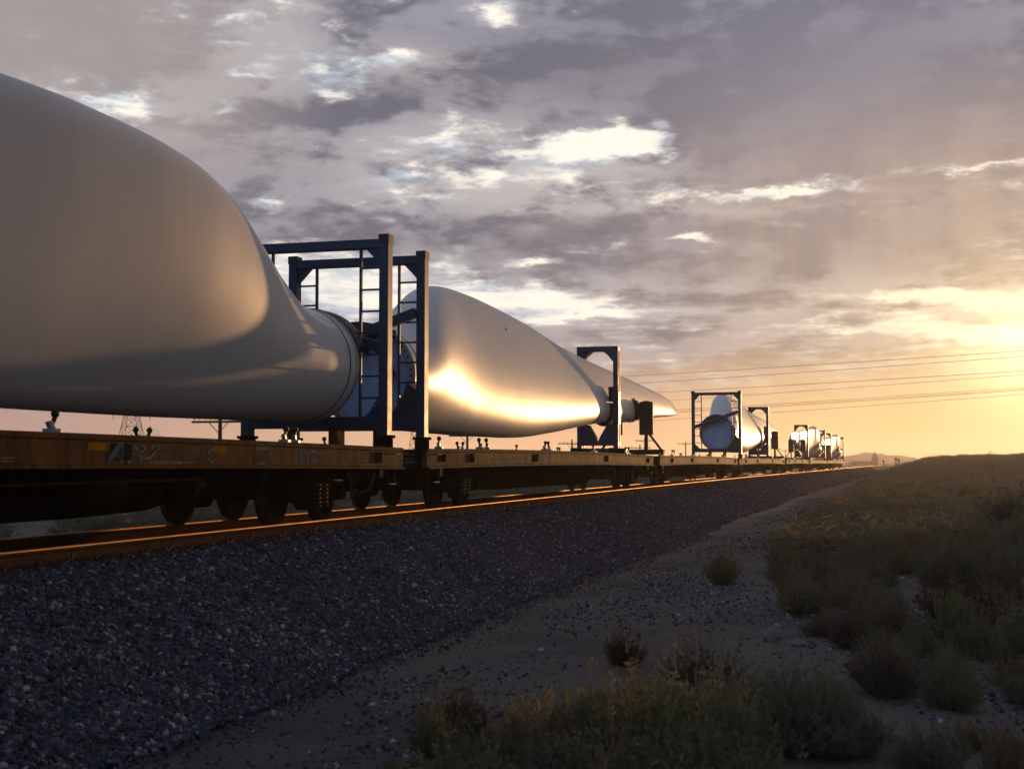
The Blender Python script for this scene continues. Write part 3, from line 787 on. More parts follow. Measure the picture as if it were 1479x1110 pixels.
def make_blade(label):
    t = tag(empty('turbine_blade'), label, 'turbine blade', 'white turbine blades lying on the flat wagons')
    m = MB(); sts = np.concatenate([np.linspace(0, 11, 56), np.linspace(11.4, 35, 50), np.linspace(35.2, 37.4, 16)])
    V = blade_loft(m, 0, 0, 0, 64, 0, sts)
    m.add(V[-64:], [tuple(range(64))], True)
    m.build('shell', M['gel'], t)
    cz = 1.315
    r = MB().lathe((0, 0, cz), (0, 1, 0), [(-.02, .80), (-.03, .925), (-.02, .952), (.05, .955), (.06, .937)], 64); r.build('root_flange', M['anchor'], t)
    MB().lathe((0, .30, cz), (0, 1, 0), [(0, .936), (0, .942), (.03, .942), (.03, .936)], 64).build('joint_band', M['black'], t)
    MB().lathe((0, -.012, cz), (0, 1, 0), [(-.035, 0), (-.03, .3), (-.02, .6), (0, .80), (.01, .86)], 48).build('root_cover', M['cover'], t)
    b = MB()
    for i in range(48):
        a_ = 2*PI*i/48; b.cyl((.885*math.cos(a_), -.055, cz+.885*math.sin(a_)), (.885*math.cos(a_), -.02, cz+.885*math.sin(a_)), .020, None, 6)
    tag(b.build('flange_bolts', M['steel_dark'], t), kind='stuff')
    c = MB(); blade_loft(c, 37.05, 37.42, 5, 48, .025); c.build('tip_cap', M['black'], t)
    sr = MB(); blade_loft(sr, 36.85, 37.06, 3, 48, .012); sr.build('tip_band', M['red'], t)
    s2 = MB(); blade_loft(s2, 25.6, 25.85, 3, 64, .012); 
    # webbing strap round the lower half only, with a rubber pad
    sp = MB(); W_ = [blade_section(s, 64, .02) for s in (25.55, 26.0)]
    k = [i for i in range(0, 26)] 
    sp.add([(p.x, y, p.z) for y, w in zip((25.55, 26.0), W_) for p in [w[(i-9) % 64] for i in k]], [(i, i+1, len(k)+i+1, len(k)+i) for i in range(len(k)-1)], True)
    so = sp.build('strap', M['red'], t)
    md = so.modifiers.new('thick', 'SOLIDIFY'); md.thickness = .02; md.offset = 1
    pd = MB(); W_ = [blade_section(s, 64, .05) for s in (25.65, 26.2)]
    k = list(range(5, 16))
    pd.add([(p.x, y, p.z) for y, w in zip((25.65, 26.2), W_) for p in [w[i] for i in k]], [(i, i+1, len(k)+i+1, len(k)+i) for i in range(len(k)-1)], True)
    po = pd.build('rubber_pad', M['black'], so); md = po.modifiers.new('thick', 'SOLIDIFY'); md.thickness = .05; md.offset = 1
    p = blade_section(9.0)[22]
    MB().lathe((p.x-.01, 9.0, p.z), (1, 0, 0), [(0, .035), (.02, .035), (.025, .02), (.025, 0)], 14).build('lightning_receptor', M['steel_dark'], t)
    return t
def seat(o, s, back=False, sx=1, sy=1, sz=1, dx=0.0):
    o.location = (track_x(s)+dx, s, DECK_Z); o.rotation_euler = (0, 0, track_rz(s) + (PI if back else 0)); o.scale = (sx, sy, sz)

# ------------------------------------------------------------------ root frame
def make_root_frame(label):
    t = tag(empty('root_frame'), label, 'transport frame', 'blue steel frames bolted to the blade roots')
    W, T, B, TOP = 1.32, .16, .30, 3.43
    for sx in (-1, 1):
        m = MB().box((sx*(W-T/2), 0, (TOP-.10)/2+.10), (T, .22, TOP-.10))
        po = m.build('post', M['navy'], t, .008)
        MB().box((sx*(W-T/2), 0, TOP+.002), (T+.02, .24, .15)).build('corner_casting', M['arc'], po, .008)
        f = MB().box((sx*(W-T/2), 0, .16), (.26, .30, .05)); f.box((sx*(W-T/2), 0, .05), (.20, .24, .17)); f.build('foot', M['under'], po, .01)
        # ladder between the post and a thin stile
        l = MB(); xi = sx*(W-T-.36)
        l.bar((xi, 0, .48), (xi, 0, TOP-.16), .045)
        z = .80
        while z < TOP-.3:
            l.bar((xi, 0, z), (sx*(W-T), 0, z), .032); z += .36
        l.build('ladder', M['navy'], t)
    m = MB().box((0, 0, TOP-.075), (2*(W-T), .20, .15)); m.build('top_beam', M['navy'], t, .008)
    m = MB().box((0, 0, .395), (2*(W-T), .20, .19)); m.build('bottom_beam', M['navy'], t, .008)
    for sx in (-1, 1):
        a = sx*(W-T)
        MB().prism([(a, TOP-.15), (a-sx*.26, TOP-.15), (a, TOP-.42)], -.05, .05).build('corner_gusset', M['navy'], t)
        MB().prism([(a, .49), (a-sx*.26, .49), (a, .74)], -.05, .05).build('corner_gusset', M['navy'], t)
    for x in (-.35, .42):
        MB().box((x, 0, .145), (.16, .16, .31)).build('pedestal', M['sill'], t)
    # inclined beam over the root, with the arc that is bolted to the flange
    cz = 1.315; zl, zr = 1.62, 2.40; xi = W-T
    m = MB().bar((-xi, -.11, zl), (xi, -.11, zr), .14, .17); m.build('cross_beam', M['navy'], t, .008)
    def bz(x): return zl + (zr-zl)*(x+xi)/(2*xi)
    arc = []; R1 = .965
    for a_ in np.linspace(R(168), R(52), 28):
        arc.append((R1*math.cos(a_), cz+R1*math.sin(a_)))
    lower = [(x, bz(x)-.07) for x, _ in reversed(arc)]
    poly = arc + lower
    n = len(arc)
    m = MB()
    V = [(x, y, z) for y in (-.03, .40) for x, z in poly]; k = len(poly)
    F = []
    for y in (0, 1):
        for i in range(n-1): F.append((y*k+i, y*k+i+1, y*k+k-2-i, y*k+k-1-i))
    F += [(i, i+1, k+i+1, k+i) for i in range(n-1)] + [(n+i, n+i+1, k+n+i+1, k+n+i) for i in range(n-1)]
    m.add(V, F); m.build('arc_plate', M['arc'], t)
    a2 = [(R1*math.cos(a_), cz+R1*math.sin(a_)) for a_ in np.linspace(R(-8), R(-62), 14)]
    m = MB().prism(a2 + [(xi, .49), (xi, 1.0)], -.03, .40); m.build('arc_foot', M['arc'], t)
    return t
def make_tip_frame(label):
    t = tag(empty('blade_cradle'), label, 'transport frame', 'narrow blue frames cradling the blades near their tips')
    W, T, TOP = .70, .17, 3.60
    for sx in (-1, 1):
        m = MB()
        for dy in (-.14, .14): m.box((sx*(W-T/2), dy, (TOP+.1)/2), (T, .07, TOP-.1))
        z = .7
        po = m.build('post', M['navy'], t, .006)
        c = MB()
        while z < TOP-.2:
            c.box((sx*(W-T/2), 0, z), (T-.06, .21, .035)); z += .34
        c.build('lacing_bar', M['navy'], po)
        MB().box((sx*(W-.085), 0, 1.55), (T+.03, .40, 1.1)).build('slide_sleeve', M['navy'], po, .01)
    m = MB().box((0, 0, TOP-.08), (2*W+.002, .38, .16)); m.build('top_beam', M['navy'], t, .01)
    for sx in (-1, 1):
        a = sx*(W-T); MB().prism([(a, TOP-.155), (a-sx*.36, TOP-.155), (a-sx*.18, TOP-.30), (a, TOP-.52)], -.14, .14).build('corner_gusset', M['navy'], t)
    m = MB()
    for sx in (-1, 1):
        m.prism([(sx*(W-T), .42), (sx*.0, .42), (sx*.05, .56), (sx*.30, .98), (sx*(W-T), 1.0)], -.12, .12)
    m.box((0, 0, .36), (2*W, .40, .12)); m.box((0, 0, .16), (1.9, .16, .10))
    m.build('cradle_plate', M['navy'], t)
    b = MB()
    for sx in (-1, 1):
        for dy in (-.5, .5): b.box((sx*(W-.1), dy, .16), (.14, .9, .12)); b.box((sx*(W-.1), dy*1.7, .06), (.22, .2, .12))
        b.box((sx*(W+.1), 0, .10), (.22, .3, .22))
    b.build('base_frame', M['under'], t, .01)
    # padded clamp round the blade
    c = MB(); S_ = blade_section(21.3, 64, .03); S2 = blade_section(21.3, 64, .15)
    k = [i % 64 for i in range(-11, 13)]
    V = [(q[i].x, y, q[i].z) for y in (-.16, .16) for q in (S_, S2) for i in k]; n = len(k)
    F = []
    for i in range(n-1):
        F += [(i, i+1, n+i+1, n+i), (2*n+i, 2*n+i+1, 3*n+i+1, 3*n+i), (n+i, n+i+1, 3*n+i+1, 3*n+i), (i, i+1, 2*n+i+1, 2*n+i)]
    F += [(0, n, 3*n, 2*n), (n-1, 2*n-1, 4*n-1, 3*n-1)]
    c.add(V, F); co = c.build('blade_clamp', M['black'], t)
    r = MB().cyl((.46, -.05, 1.75), (.46, -.05, 2.25), .10, .12, 12); r.box((.47, -.1, 1.5), (.16, .2, .3)); r.cyl((.45, -.22, 1.25), (.45, .1, 1.25), .09, None, 10)
    r.build('clamp_jack', M['black'], co)
    return t
def make_tip_stand(label):
    t = tag(empty('tip_stand'), label, 'blade tip stand', 'pairs of brown panels on posts beside the blade tips')
    m = MB().box((0, 0, .16), (2.5, .34, .14)); m.box((0, .5, .10), (2.3, .12, .12)); m.box((0, -.5, .10), (2.3, .12, .12)); m.build('base_beam', M['steel_dark'], t, .01)
    for sx in (-1, 1):
        x = sx*.58
        p = MB()
        h = .60; w = .26
        V = []
        for y in (-.07, .07): V += [(x-w, y, .80), (x-w+.03, y, .77), (x+w-.03, y, .77), (x+w, y, .80), (x+w, y, 2.00), (x, y, 2.06), (x-w, y, 2.00)]
        n = 7
        p.add(V, [tuple(range(n)), tuple(range(2*n-1, n-1, -1))] + [(i, i+n, (i+1) % n+n, (i+1) % n) for i in range(n)])
        p.build('side_panel', M['box'], t, .01)
        q = MB().box((x, 0, .48), (.12, .12, .62)); q.build('post', M['steel_dark'], t)
        b = MB().bar((x+sx*.10, 0, .82), (sx*1.22, 0, .10), .08); b.build('brace', M['steel_dark'], t)
    return t
blades = [make_blade('nearest and largest white blade, filling the left of the view, root toward the blue frames')]
for lab in ('second white blade with bright gold streak, tapering right to a black tip',
            'white blade with round pale blue root cover facing us, farther along the train',
            'distant white blade with red tip band pointing this way, seen as a tall lobe',
            'farthest white blade, last lobe at the end of the train'):
    c = copy_tree(blades[0]); c['label'] = lab; blades.append(c)
BLADES = [(20.45, True, 1, 1, 1), (23.2, False, 1, 1.02, 1), (77.05, False, 1.08, 1.12, 1.06), (158.65, True, 1, .82, 1), (202.75, True, 1, .80, 1)]
for o, (s, bk, sx, sy, sz) in zip(blades, BLADES): seat(o, s, bk, sx, sy, sz)
# torn edge hanging on the second blade's root cover
tear = MB()
C1 = [(.22, .45), (.36, .30), (.50, .02), (.30, -.35), (.12, -.62)]; C2 = [(.24, .47), (.46, .30), (.62, .03), (.42, -.30), (.13, -.62)]
tear.add([(x, -.075, 1.315+z) for x, z in C1] + [(x, -.10, 1.315+z) for x, z in C2], [(i, i+1, 6+i, 5+i) for i in range(4)])
to = tear.build('torn_flap', M['black'], blades[1])
md = to.modifiers.new('thick', 'SOLIDIFY'); md.thickness = .012

rf = [make_root_frame('blue root frame with ladders on the nearest blade, its post just before the wagon gap')]
for lab in ('blue root frame with ladders on the second blade, just beyond the wagon gap',
            'blue root frame around the round pale blue root in mid train',
            'distant blue root frame with ladder behind the tall blade lobe',
            'farthest blue root frame, last upright ladder of the train'):
    c = copy_tree(rf[0]); c['label'] = lab; rf.append(c)
for o, (s, bk, sx, sy, sz) in zip(rf, ((20.9, True, 1, 1, 1), (22.75, False, 1, 1, 1), (76.6, False, 1.06, 1, 1.08), (159.1, True, 1, 1, 1), (203.2, True, 1, 1, 1))): seat(o, s, bk, sx, sy, sz)
tf = [make_tip_frame('narrow dark blue tip frame clamped round the second blade before its black tip')]
for lab in ('narrow blue tip frame behind the round pale blue root in mid train', 'distant narrow tip frame standing left of the tall blade lobe', 'farthest narrow tip frame, just left of the last blade lobe'):
    c = copy_tree(tf[0]); c['label'] = lab; tf.append(c)
for o, (s, bk, sc) in zip(tf, ((44.2, False, 1), (100.4, False, 1.06), (141.0, True, 1), (182.0, True, 1))): seat(o, s, bk, sc, 1, sc)
ts = [make_tip_stand('tip stand with two brown panels beside the second blade, nearest of its kind')]
for lab in ('brown panelled tip stand just right of the mid train tip frame', 'brown panelled stand at the red banded tip of the distant blade', 'farthest brown panelled stand between the last two blade lobes'):
    c = copy_tree(ts[0]); c['label'] = lab; ts.append(c)
for o, (s, bk, sc) in zip(ts, ((50.2, False, 1), (106.2, False, 1.06), (135.6, True, 1), (176.5, True, 1))): seat(o, s, bk, sc, 1, sc)

# ------------------------------------------------------------------ poles, pylons, wires
def at_px(u, zc, v=None):
    """ground plan point at picture column u and depth zc (and height for row v)"""
    xc = (u-739.5)/1950*zc; c, s_ = math.cos(TH), math.sin(TH)
    x = xc*c - zc*s_; y = xc*s_ + zc*c
    return (x, y) if v is None else (x, y, CAMZ + (668-v)*zc/1950)
def make_pole(h, arms, label):
    t = tag(empty('telegraph_pole'), label, 'telegraph pole', 'telegraph poles beyond the train')
    MB().cyl((0, 0, -.6), (0, 0, h+.35), .15, .10, 12).build('pole', M['pole'], t)
    for z in arms:
        a = MB().box((0, -.13, z), (3.4, .10, .12)); ao = a.build('crossarm', M['pole'], t)
        b = MB()
        for sx in (-1, 1): b.bar((0, -.19, z-.62), (sx*.62, -.19, z-.02), .035)
        b.build('arm_brace', M['steel_dark'], ao)
        for x in (-1.55, -1.2, -.85, -.5, .5, .85, 1.2, 1.55):
            i_ = MB().cyl((x, -.13, z+.06), (x, -.13, z+.13), .018, None, 6); i_.lathe((x, -.13, z+.12), (0, 0, 1), [(0, .035), (.03, .05), (.07, .045), (.10, .03), (.11, 0)], 8)
            i_.build('insulator', M['glass_blue'], ao)
    return t
poles = [make_pole(4.7, (4.55,), 'nearest telegraph pole with one crossarm, under the largest blade by the blue frames')]
for u, zc, dz, lab in ((318, 76, 0, None), (675, 121, .1, 'telegraph pole seen just right of the second root frame'),
                   (826, 163, 0, 'telegraph pole beside the foot of the nearest tip frame'), (924, 207, 0, 'telegraph pole behind the nearest brown tip stand'),
                   (931, 240, 1.6, 'taller telegraph pole showing over the nearest tip stand base'), (990, 285, 1.7, 'telegraph pole beside the left post of the mid train root frame'),
                   (1120, 420, 1.9, 'far telegraph pole just right of the mid train brown stand'), (1134, 470, 1.9, 'farthest telegraph pole near the distant empty wagon')):
    if lab: c = copy_tree(poles[0]); c['label'] = lab; poles.append(c)
    else: c = poles[0]
    x, y = at_px(u, zc); c.location = (x, y, -.15 + dz - .9*0); c.rotation_euler = (0, 0, random.uniform(-.06, .06)); c.location.z = -.15+dz
def make_pylon(h, base, arms, label, thick=.16):
    t = tag(empty('pylon'), label, 'pylon', 'lattice pylons beyond the train')
    m = MB(); w0, w1 = base/2, base*.11; hw = h*.68
    def half(z): return w0 + (w1-w0)*min(z/hw, 1)
    lv = [0, .16, .30, .43, .54, .64, .72, .80, .86, .92, .97]; lv = [q*h for q in lv]
    for z0, z1 in zip(lv[:-1], lv[1:]):
        a, b = half(z0), half(z1)
        c0 = [(-a, -a), (a, -a), (a, a), (-a, a)]; c1 = [(-b, -b), (b, -b), (b, b), (-b, b)]
        for i in range(4):
            j = (i+1) % 4
            m.bar((*c0[i], z0), (*c1[i], z1), thick)
            m.bar((*c0[i], z0), (*c1[j], z1), thick*.6); m.bar((*c0[j], z0), (*c1[i], z1), thick*.6)
            m.bar((*c1[i], z1), (*c1[j], z1), thick*.6)
            mid = ((c0[i][0]+c0[j][0])/2, (c0[i][1]+c0[j][1])/2, z0)
            if z0 < hw*.7: m.bar(mid, (*c1[i], (z0+z1)/2+(z1-z0)*.5), thick*.4)
    m.bar((0, 0, lv[-1]), (0, 0, h), thick)
    m.build('lattice_mast', M['galv'], t)
    for z, l in arms:
        a = MB(); w = half(z)
        for sx in (-1, 1):
            for sy in (-1, 1):
                a.bar((sx*w, sy*w, z), (sx*l, 0, z+.5), thick*.7); a.bar((sx*w, sy*w, z+2.2), (sx*l, 0, z+.5), thick*.6)
            for q in (.35, .7): a.bar((sx*(w+(l-w)*q), w*(1-q), z+.5*q), (sx*(w+(l-w)*q), 0, z+2.2-1.7*q), thick*.4)
            a.cyl((sx*l, 0, z+.4), (sx*l, 0, z-1.6), .10, None, 6)
        a.build('crossarm', M['galv'], t)
    return t
ARMS = [(17, 5.5), (21, 4.8), (25, 4)]
for u, zc, h, base, rz, sc, lab in ((190, 400, 31, 9.2, .6, 1, 'nearest lattice pylon, its legs showing between the largest blade and the deck'),
                    (217, 1010, 31, 6, .2, 1, 'lattice pylon with outstretched arms just right of the nearest pylon'),
                    (75, 1180, 31, 6, -.3, 1, 'tiny far pylon at the left edge above the wagon deck'),
                    (603, 450, 30, 5.5, .9, 1, 'pylon hidden behind the blue root frames, carrying the power lines')):
    p = make_pylon(h, base, ARMS if zc < 800 else [(23, 8), (26.5, 6)], lab, .16 if zc < 800 else .22)
    x, y = at_px(u, zc); p.location = (x, y, float(ground_z(x, y))-.2); p.rotation_euler = (0, 0, TH+rz)
def wires():
    L = [((895, 540), (1479, 502), .06, 'uppermost power line in the sunset sky'), ((915, 550), (1479, 510), .06, 'power line close below the uppermost one'),
         ((940, 563), (1479, 531), .06, 'third power line from the top'), ((965, 574), (1479, 536.5), .05, 'fourth power line from the top'),
         ((975, 587.5), (1479, 555), .05, 'upper wire of the thick dark bundle of power lines'), ((975, 589.5), (1479, 557.5), .05, 'middle wire of the thick dark bundle of power lines'),
         ((975, 591.5), (1479, 559), .05, 'lower wire of the thick dark bundle of power lines'), ((985, 600), (1479, 565), .045, 'lowest power line, just above the blade tips')]
    for (u0, v0), (u1, v1), r, lab in L:
        sl = (v1-v0)/(u1-u0); A = Vector(at_px(603, 450, v0 + sl*(603-u0))); B = Vector(at_px(2050, 240, v0 + sl*(2050-u0)))
        pts = []
        for i in range(41):
            q = i/40; p = A.lerp(B, q); p.z -= 4*q*(1-q)*.85; pts.append(p)
        c = pts[20].copy()
        o = MB().tube([p - c for p in pts], r*.85, 5).build('power_line', M['wire'], loc=c)
        tag(o, lab, 'power line', 'power lines crossing the sunset sky')
wires()

# far fence, huts and posts at the vanishing point
def far_things():
    t = tag(empty('fence', (*at_px(1222, 300), 0)), 'far post and wire fence beside the vanishing track', 'fence')
    o = t.location; m = MB()
    pts = []
    for i in range(34):
        u = 1222 + i*2.6; zc = 300 + i*9
        x, y = at_px(u, zc); z = float(ground_z(x, y)); pts.append((x-o.x, y-o.y, z))
    for p in pts:
        MB().bar((p[0], p[1], p[2]-.2), (p[0], p[1], p[2]+2.2), .13).build('post', M['pole'], t)
    w = MB()
    for h in (.8, 1.5, 2.1): w.tube([(p[0], p[1], p[2]+h) for p in pts], .025, 4)
    w.build('fence_wire', M['wire'], t)
    x, y = at_px(1258, 820); z = float(ground_z(x, y))
    b = tag(empty('distant_building', (x, y, z-.5), .3), 'faint building with a pointed tower before the far hills', 'building')
    MB().box((-6, 0, 1.0), (13, 5, 2.4)).build('wall', M['build'], b)
    MB().prism([(-13, 2.2), (1, 2.2), (-.5, 3.2), (-11.5, 3.2)], -2.9, 2.9).build('roof', M['mount'], b)
    tw = MB().box((2, 0, 2.4), (3.2, 3.2, 5.2)); tw.lathe((2, 0, 5), (0, 0, 1), [(0, 2.0), (1.6, 1.3), (4.4, 0)], 4, False); tw.build('tower', M['build'], b)
    for k, (u, zc, h, lab) in enumerate(((1293, 420, 3.6, 'far wooden post beside the vanishing track'), (1297, 410, 3.0, 'shorter far wooden post right of its neighbour'), (1275, 520, 3.2, 'far trackside post below the hills'))):
        x, y = at_px(u, zc); z = float(ground_z(x, y))
        tag(MB().cyl((0, 0, -.3), (0, 0, h), .20, .16, 8).box((0, 0, h-.5), (.9, .12, .5)).build('signal_post', M['pole'], loc=(x, y, z)), lab, 'post', 'far trackside posts')
far_things()

# ------------------------------------------------------------------ shrubs
def shrub_mesh(seed, stems, leaves, spread=.9, height=1.0, leaf=.03, up=.55, stemw=.006, feather=True):
    """unit shrub about 2*spread wide and `height` tall: arching stems set with small leaf blades"""
    g = np.random.default_rng(seed); V = []; F = []
    def quad(a, b, c, d):
        i = len(V)*4; V.append((a, b, c, d))
    lob = g.uniform(0, 2*PI, 3)
    for s in range(stems):
        a = g.uniform(0, 2*PI); r = math.sqrt(g.random())
        lobf = .70 + .34*math.sin(3*a+lob[0])*math.sin(a+lob[1])
        tip = np.array([math.cos(a)*r*spread*lobf, math.sin(a)*r*spread*lobf, height*(1-.50*r*r)*g.choice([.55, .7, .85, 1.0, 1.3], p=[.2, .25, .3, .19, .06])*g.uniform(.9, 1.1)*lobf**.5])
        b0 = np.array([math.cos(a)*r*spread*.25, math.sin(a)*r*spread*.25, 0.0])
        ctl = b0*.4 + tip*np.array([.62, .62, .45]) + g.normal(0, .06, 3)
        ts_ = np.linspace(0, 1, 6)
        P = ((1-ts_)**2)[:, None]*b0 + (2*ts_*(1-ts_))[:, None]*ctl + (ts_**2)[:, None]*tip
        sd_ = g.normal(size=3); sd_ /= np.linalg.norm(sd_)
        for i in range(5):
            w0 = stemw*(1-.16*i); w1 = stemw*(1-.16*(i+1))
            quad(P[i]-sd_*w0, P[i]+sd_*w0, P[i+1]+sd_*w1, P[i+1]-sd_*w1)
        d = tip-ctl; d /= np.linalg.norm(d)+1e-6
        for l in range(leaves):
            t_ = .22 + .80*g.random()**.7; t_ = min(t_, 1.0)
            p = (1-t_)**2*b0 + 2*t_*(1-t_)*ctl + t_*t_*tip
            dr = d*up + g.normal(0, .55, 3); dr /= np.linalg.norm(dr)
            ln = leaf*g.uniform(.7, 2.2); sdv = np.cross(dr, g.normal(size=3)); sdv /= np.linalg.norm(sdv)+1e-6
            wd = ln*g.uniform(.10, .22)
            m_ = p + dr*ln*.45
            quad(p, m_ + sdv*wd, p + dr*ln, m_ - sdv*wd)
    V = np.array(V).reshape(-1, 3); V[:, 2] = np.maximum(V[:, 2], -.02)
    F = np.arange(len(V)).reshape(-1, 4)
    return V, F
def mesh_of(name, VF, mat):
    o = npmesh(name, VF[0], VF[1], mat, 4); me = o.data; bpy.data.objects.remove(o)
    return me
KINDS = {
 'sage': [mesh_of('shrub', shrub_mesh(10+i, 330, 34, .90, .95, .036), M['sage']) for i in range(3)],
 'olive': [mesh_of('shrub', shrub_mesh(20+i, 300, 32, .80, 1.0, .038, .9), M['olive']) for i in range(3)],
 'russet': [mesh_of('shrub', shrub_mesh(30+i, 260, 26, .80, .95, .036), M['russet']) for i in range(2)],
 'straw': [mesh_of('shrub', shrub_mesh(40+i, 300, 26, .88, .95, .045, 1.1), M['straw']) for i in range(2)],
 'twig': [mesh_of('shrub', shrub_mesh(50+i, 260, 30, .90, .85, .034), M['twig']) for i in range(2)]}
def put_shrub(kind, x, y, w, h, label, group, dz=0.0):
    me = random.choice(KINDS[kind])
    o = bpy.data.objects.new('shrub', me); COL.objects.link(o)
    o.location = (x, y, float(ground_z(x, y)) - .03 + dz); o.rotation_euler = (random.uniform(-.1, .1), random.uniform(-.1, .1), random.uniform(0, 6.28))
    o.scale = (w/1.6, w/1.6*random.uniform(.85, 1.15), h)
    tag(o, label, 'shrub', group)
    return o
def px_ground(u, v):
    zc = 1950*CAMZ/(v-668); return at_px(u, zc), zc
NAMED = [  # column, row of the foot, width px, height px, kind, label
 (900, 948, 70, 55, 'russet', 'small russet bush alone on the sandy strip, left of the dark bushes'),
 (1010, 990, 125, 85, 'twig', 'dark rounded bush behind the yellow green foreground plants'),
 (1150, 1062, 190, 125, 'sage', 'wide dark grey green bush at lower right centre'),
 (1225, 1070, 110, 80, 'sage', 'lower dark bush touching the wide grey green one'),
 (1330, 1098, 125, 78, 'sage', 'small green bush on pale sand near the bottom right corner'),
 (1452, 1105, 110, 80, 'straw', 'sparse dry bush in the bottom right corner'),
 (1040, 838, 66, 48, 'olive', 'lone olive bush on the sand in mid ground'),
 (1158, 745, 26, 14, 'russet', 'small russet tuft on the far edge of the ballast'),
 (1250, 702, 34, 14, 'russet', 'low russet tuft beside the far bend of the sandy strip'),
 (660, 1048, 130, 85, 'twig', 'dark brownish twiggy bush at the left of the foreground plants'),
 (625, 1075, 90, 70, 'olive', 'thin olive sprigs left of the twiggy brown foreground bush'),
 (565, 1118, 90, 45, 'olive', 'low olive sprigs at the bottom edge, leftmost of the plants'),
 (760, 1110, 190, 110, 'straw', 'dry straw coloured bush at the bottom edge left of centre'),
 (860, 1090, 200, 125, 'olive', 'yellow green bush with upright sprigs at bottom centre'),
 (970, 1110, 210, 150, 'olive', 'tallest yellow green bush at bottom centre'),
 (1050, 1125, 180, 150, 'olive', 'yellow green bush in front of the wide dark one'),
 (900, 1150, 240, 120, 'straw', 'blurred straw bush cut off by the bottom edge'),
 (690, 1150, 220, 90, 'olive', 'blurred olive bush cut off by the bottom edge'),
 (1075, 1165, 170, 110, 'straw', 'blurred dry bush cut off by the bottom edge, right of the olive ones'),
 (820, 1060, 170, 75, 'sage', 'grey green bush behind the yellow green foreground plants'),
 (930, 1050, 170, 95, 'sage', 'grey green bush below the dark rounded bush at bottom centre'),
 (720, 1085, 150, 70, 'sage', 'low grey green bush between the twiggy brown and straw foreground bushes'),
 (1010, 1075, 170, 120, 'sage', 'grey green bush left of the wide dark lower one'),
 (800, 1135, 200, 95, 'sage', 'blurred grey green bush at the bottom edge left of centre'),
 (1000, 1150, 230, 130, 'olive', 'blurred yellow green bush at the bottom edge right of centre'),
 (620, 1140, 150, 60, 'straw', 'blurred straw tuft at the bottom edge, left of the olive bush'),
 (1085, 1020, 110, 70, 'sage', 'dark grey green bush joining the rounded bush and the wide lower bush'),
 (1195, 1030, 120, 75, 'sage', 'upper dark bush behind the wide grey green one'),
 (1400, 1060, 80, 40, 'straw', 'thin dry tuft on pale sand at lower right'),
 (1466, 785, 140, 78, 'sage', 'tall bush at the right edge reaching above the horizon'),
 (1490, 830, 110, 92, 'sage', 'tall grey green bush half cut off by the right edge'),
]
for u, v, w, h, k, lab in NAMED:
    (x, y), zc = px_ground(u, v)
    put_shrub(k, x, y, w*zc/1950*1.15, h*zc/1950*1.25, lab, 'bushes standing apart on the sand')
# the brush field on the right: bounded on the left by the sandy strip
EDGE = [(12.4, .5), (12.7, -.25), (15.4, -.65), (19.2, -1.4), (25, -2.1), (31.4, -2.6), (41, -2.85), (58, -2.75), (90, -2.8), (190, -2.8)]
def edge_x(y): return float(np.interp(y, [p[0] for p in EDGE], [p[1] for p in EDGE])) + off(y)
field = []; tries = 0
while len(field) < 290 and tries < 60000:
    tries += 1
    y = 12.6 + 58*random.random()**1.25
    x0 = edge_x(y); xr = y*.103 + 1.2
    x = random.uniform(x0, max(xr, x0+1))
    h = random.uniform(.32, .70)*(1 + .45*min(max(x-x0-1, 0), 2)/2); w = h*random.uniform(1.2, 1.9)
    if x - w*.42 < x0 - .1: continue
    if any((x-a)**2 + (y-b)**2 < (.30*(w+c))**2 for a, b, c in field): continue
    field.append((x, y, w))
    k = random.choices(['sage', 'olive', 'russet', 'straw', 'twig'], [.40, .20, .03, .25, .12])[0]
    lab = {'sage': 'grey green bush in the brush field on the right', 'olive': 'olive yellow bush in the brush field on the right', 'russet': 'russet bush in the brush field on the right',
           'straw': 'dry straw coloured bush in the brush field on the right', 'twig': 'bare grey twiggy bush in the brush field on the right'}[k]
    put_shrub(k, x, y, w, h, lab, k + ' bushes of the brush field')
def brush_mass():
    low = [shrub_mesh(80+i, 46, 7, .85, .9, .11, .8, .012) for i in range(4)]
    for kind, name, lab, n in (('sage', 'far_brush', 'grey green brush covering the far right plain', 1500), ('straw', 'dry_brush', 'dry straw brush covering the far right plain', 1300)):
        V = []
        for i in range(n):
            y = 30 + 330*random.random()**1.7
            x0 = edge_x(y); x = x0 + .5 + (y*.12+4)*random.random()
            v = low[i % 4][0]; s = random.uniform(.45, .95)*(1+y/500); a = random.uniform(0, 6.28)
            c, q = math.cos(a), math.sin(a)
            wv = s*random.uniform(.9, 1.5)
            V.append(np.stack([x + (v[:, 0]*c - v[:, 1]*q)*wv, y + (v[:, 0]*q + v[:, 1]*c)*wv, float(ground_z(x, y)) + v[:, 2]*s*.8], -1))
        V = np.concatenate(V); F = np.arange(len(V)).reshape(-1, 4)
        tag(npmesh(name, V, F, M[kind], 4), lab, kind='stuff')
    V = []
    for i in range(1500):                                # beyond the train
        y = 8 + 130*random.random()**1.3; x = track_x(y) - 5.2 - 34*random.random()**1.3
        v = low[i % 4][0]; s = random.uniform(.35, .8); a = random.uniform(0, 6.28); c, q = math.cos(a), math.sin(a)
        V.append(np.stack([x + (v[:, 0]*c - v[:, 1]*q)*s*1.2, y + (v[:, 0]*q + v[:, 1]*c)*s*1.2, float(ground_z(x, y)) + v[:, 2]*s*.8], -1))
    V = np.concatenate(V)
    tag(npmesh('scrub', V, np.arange(len(V)).reshape(-1, 4), M['sage'], 4), 'low grey green scrub beyond the train', kind='stuff')
brush_mass()

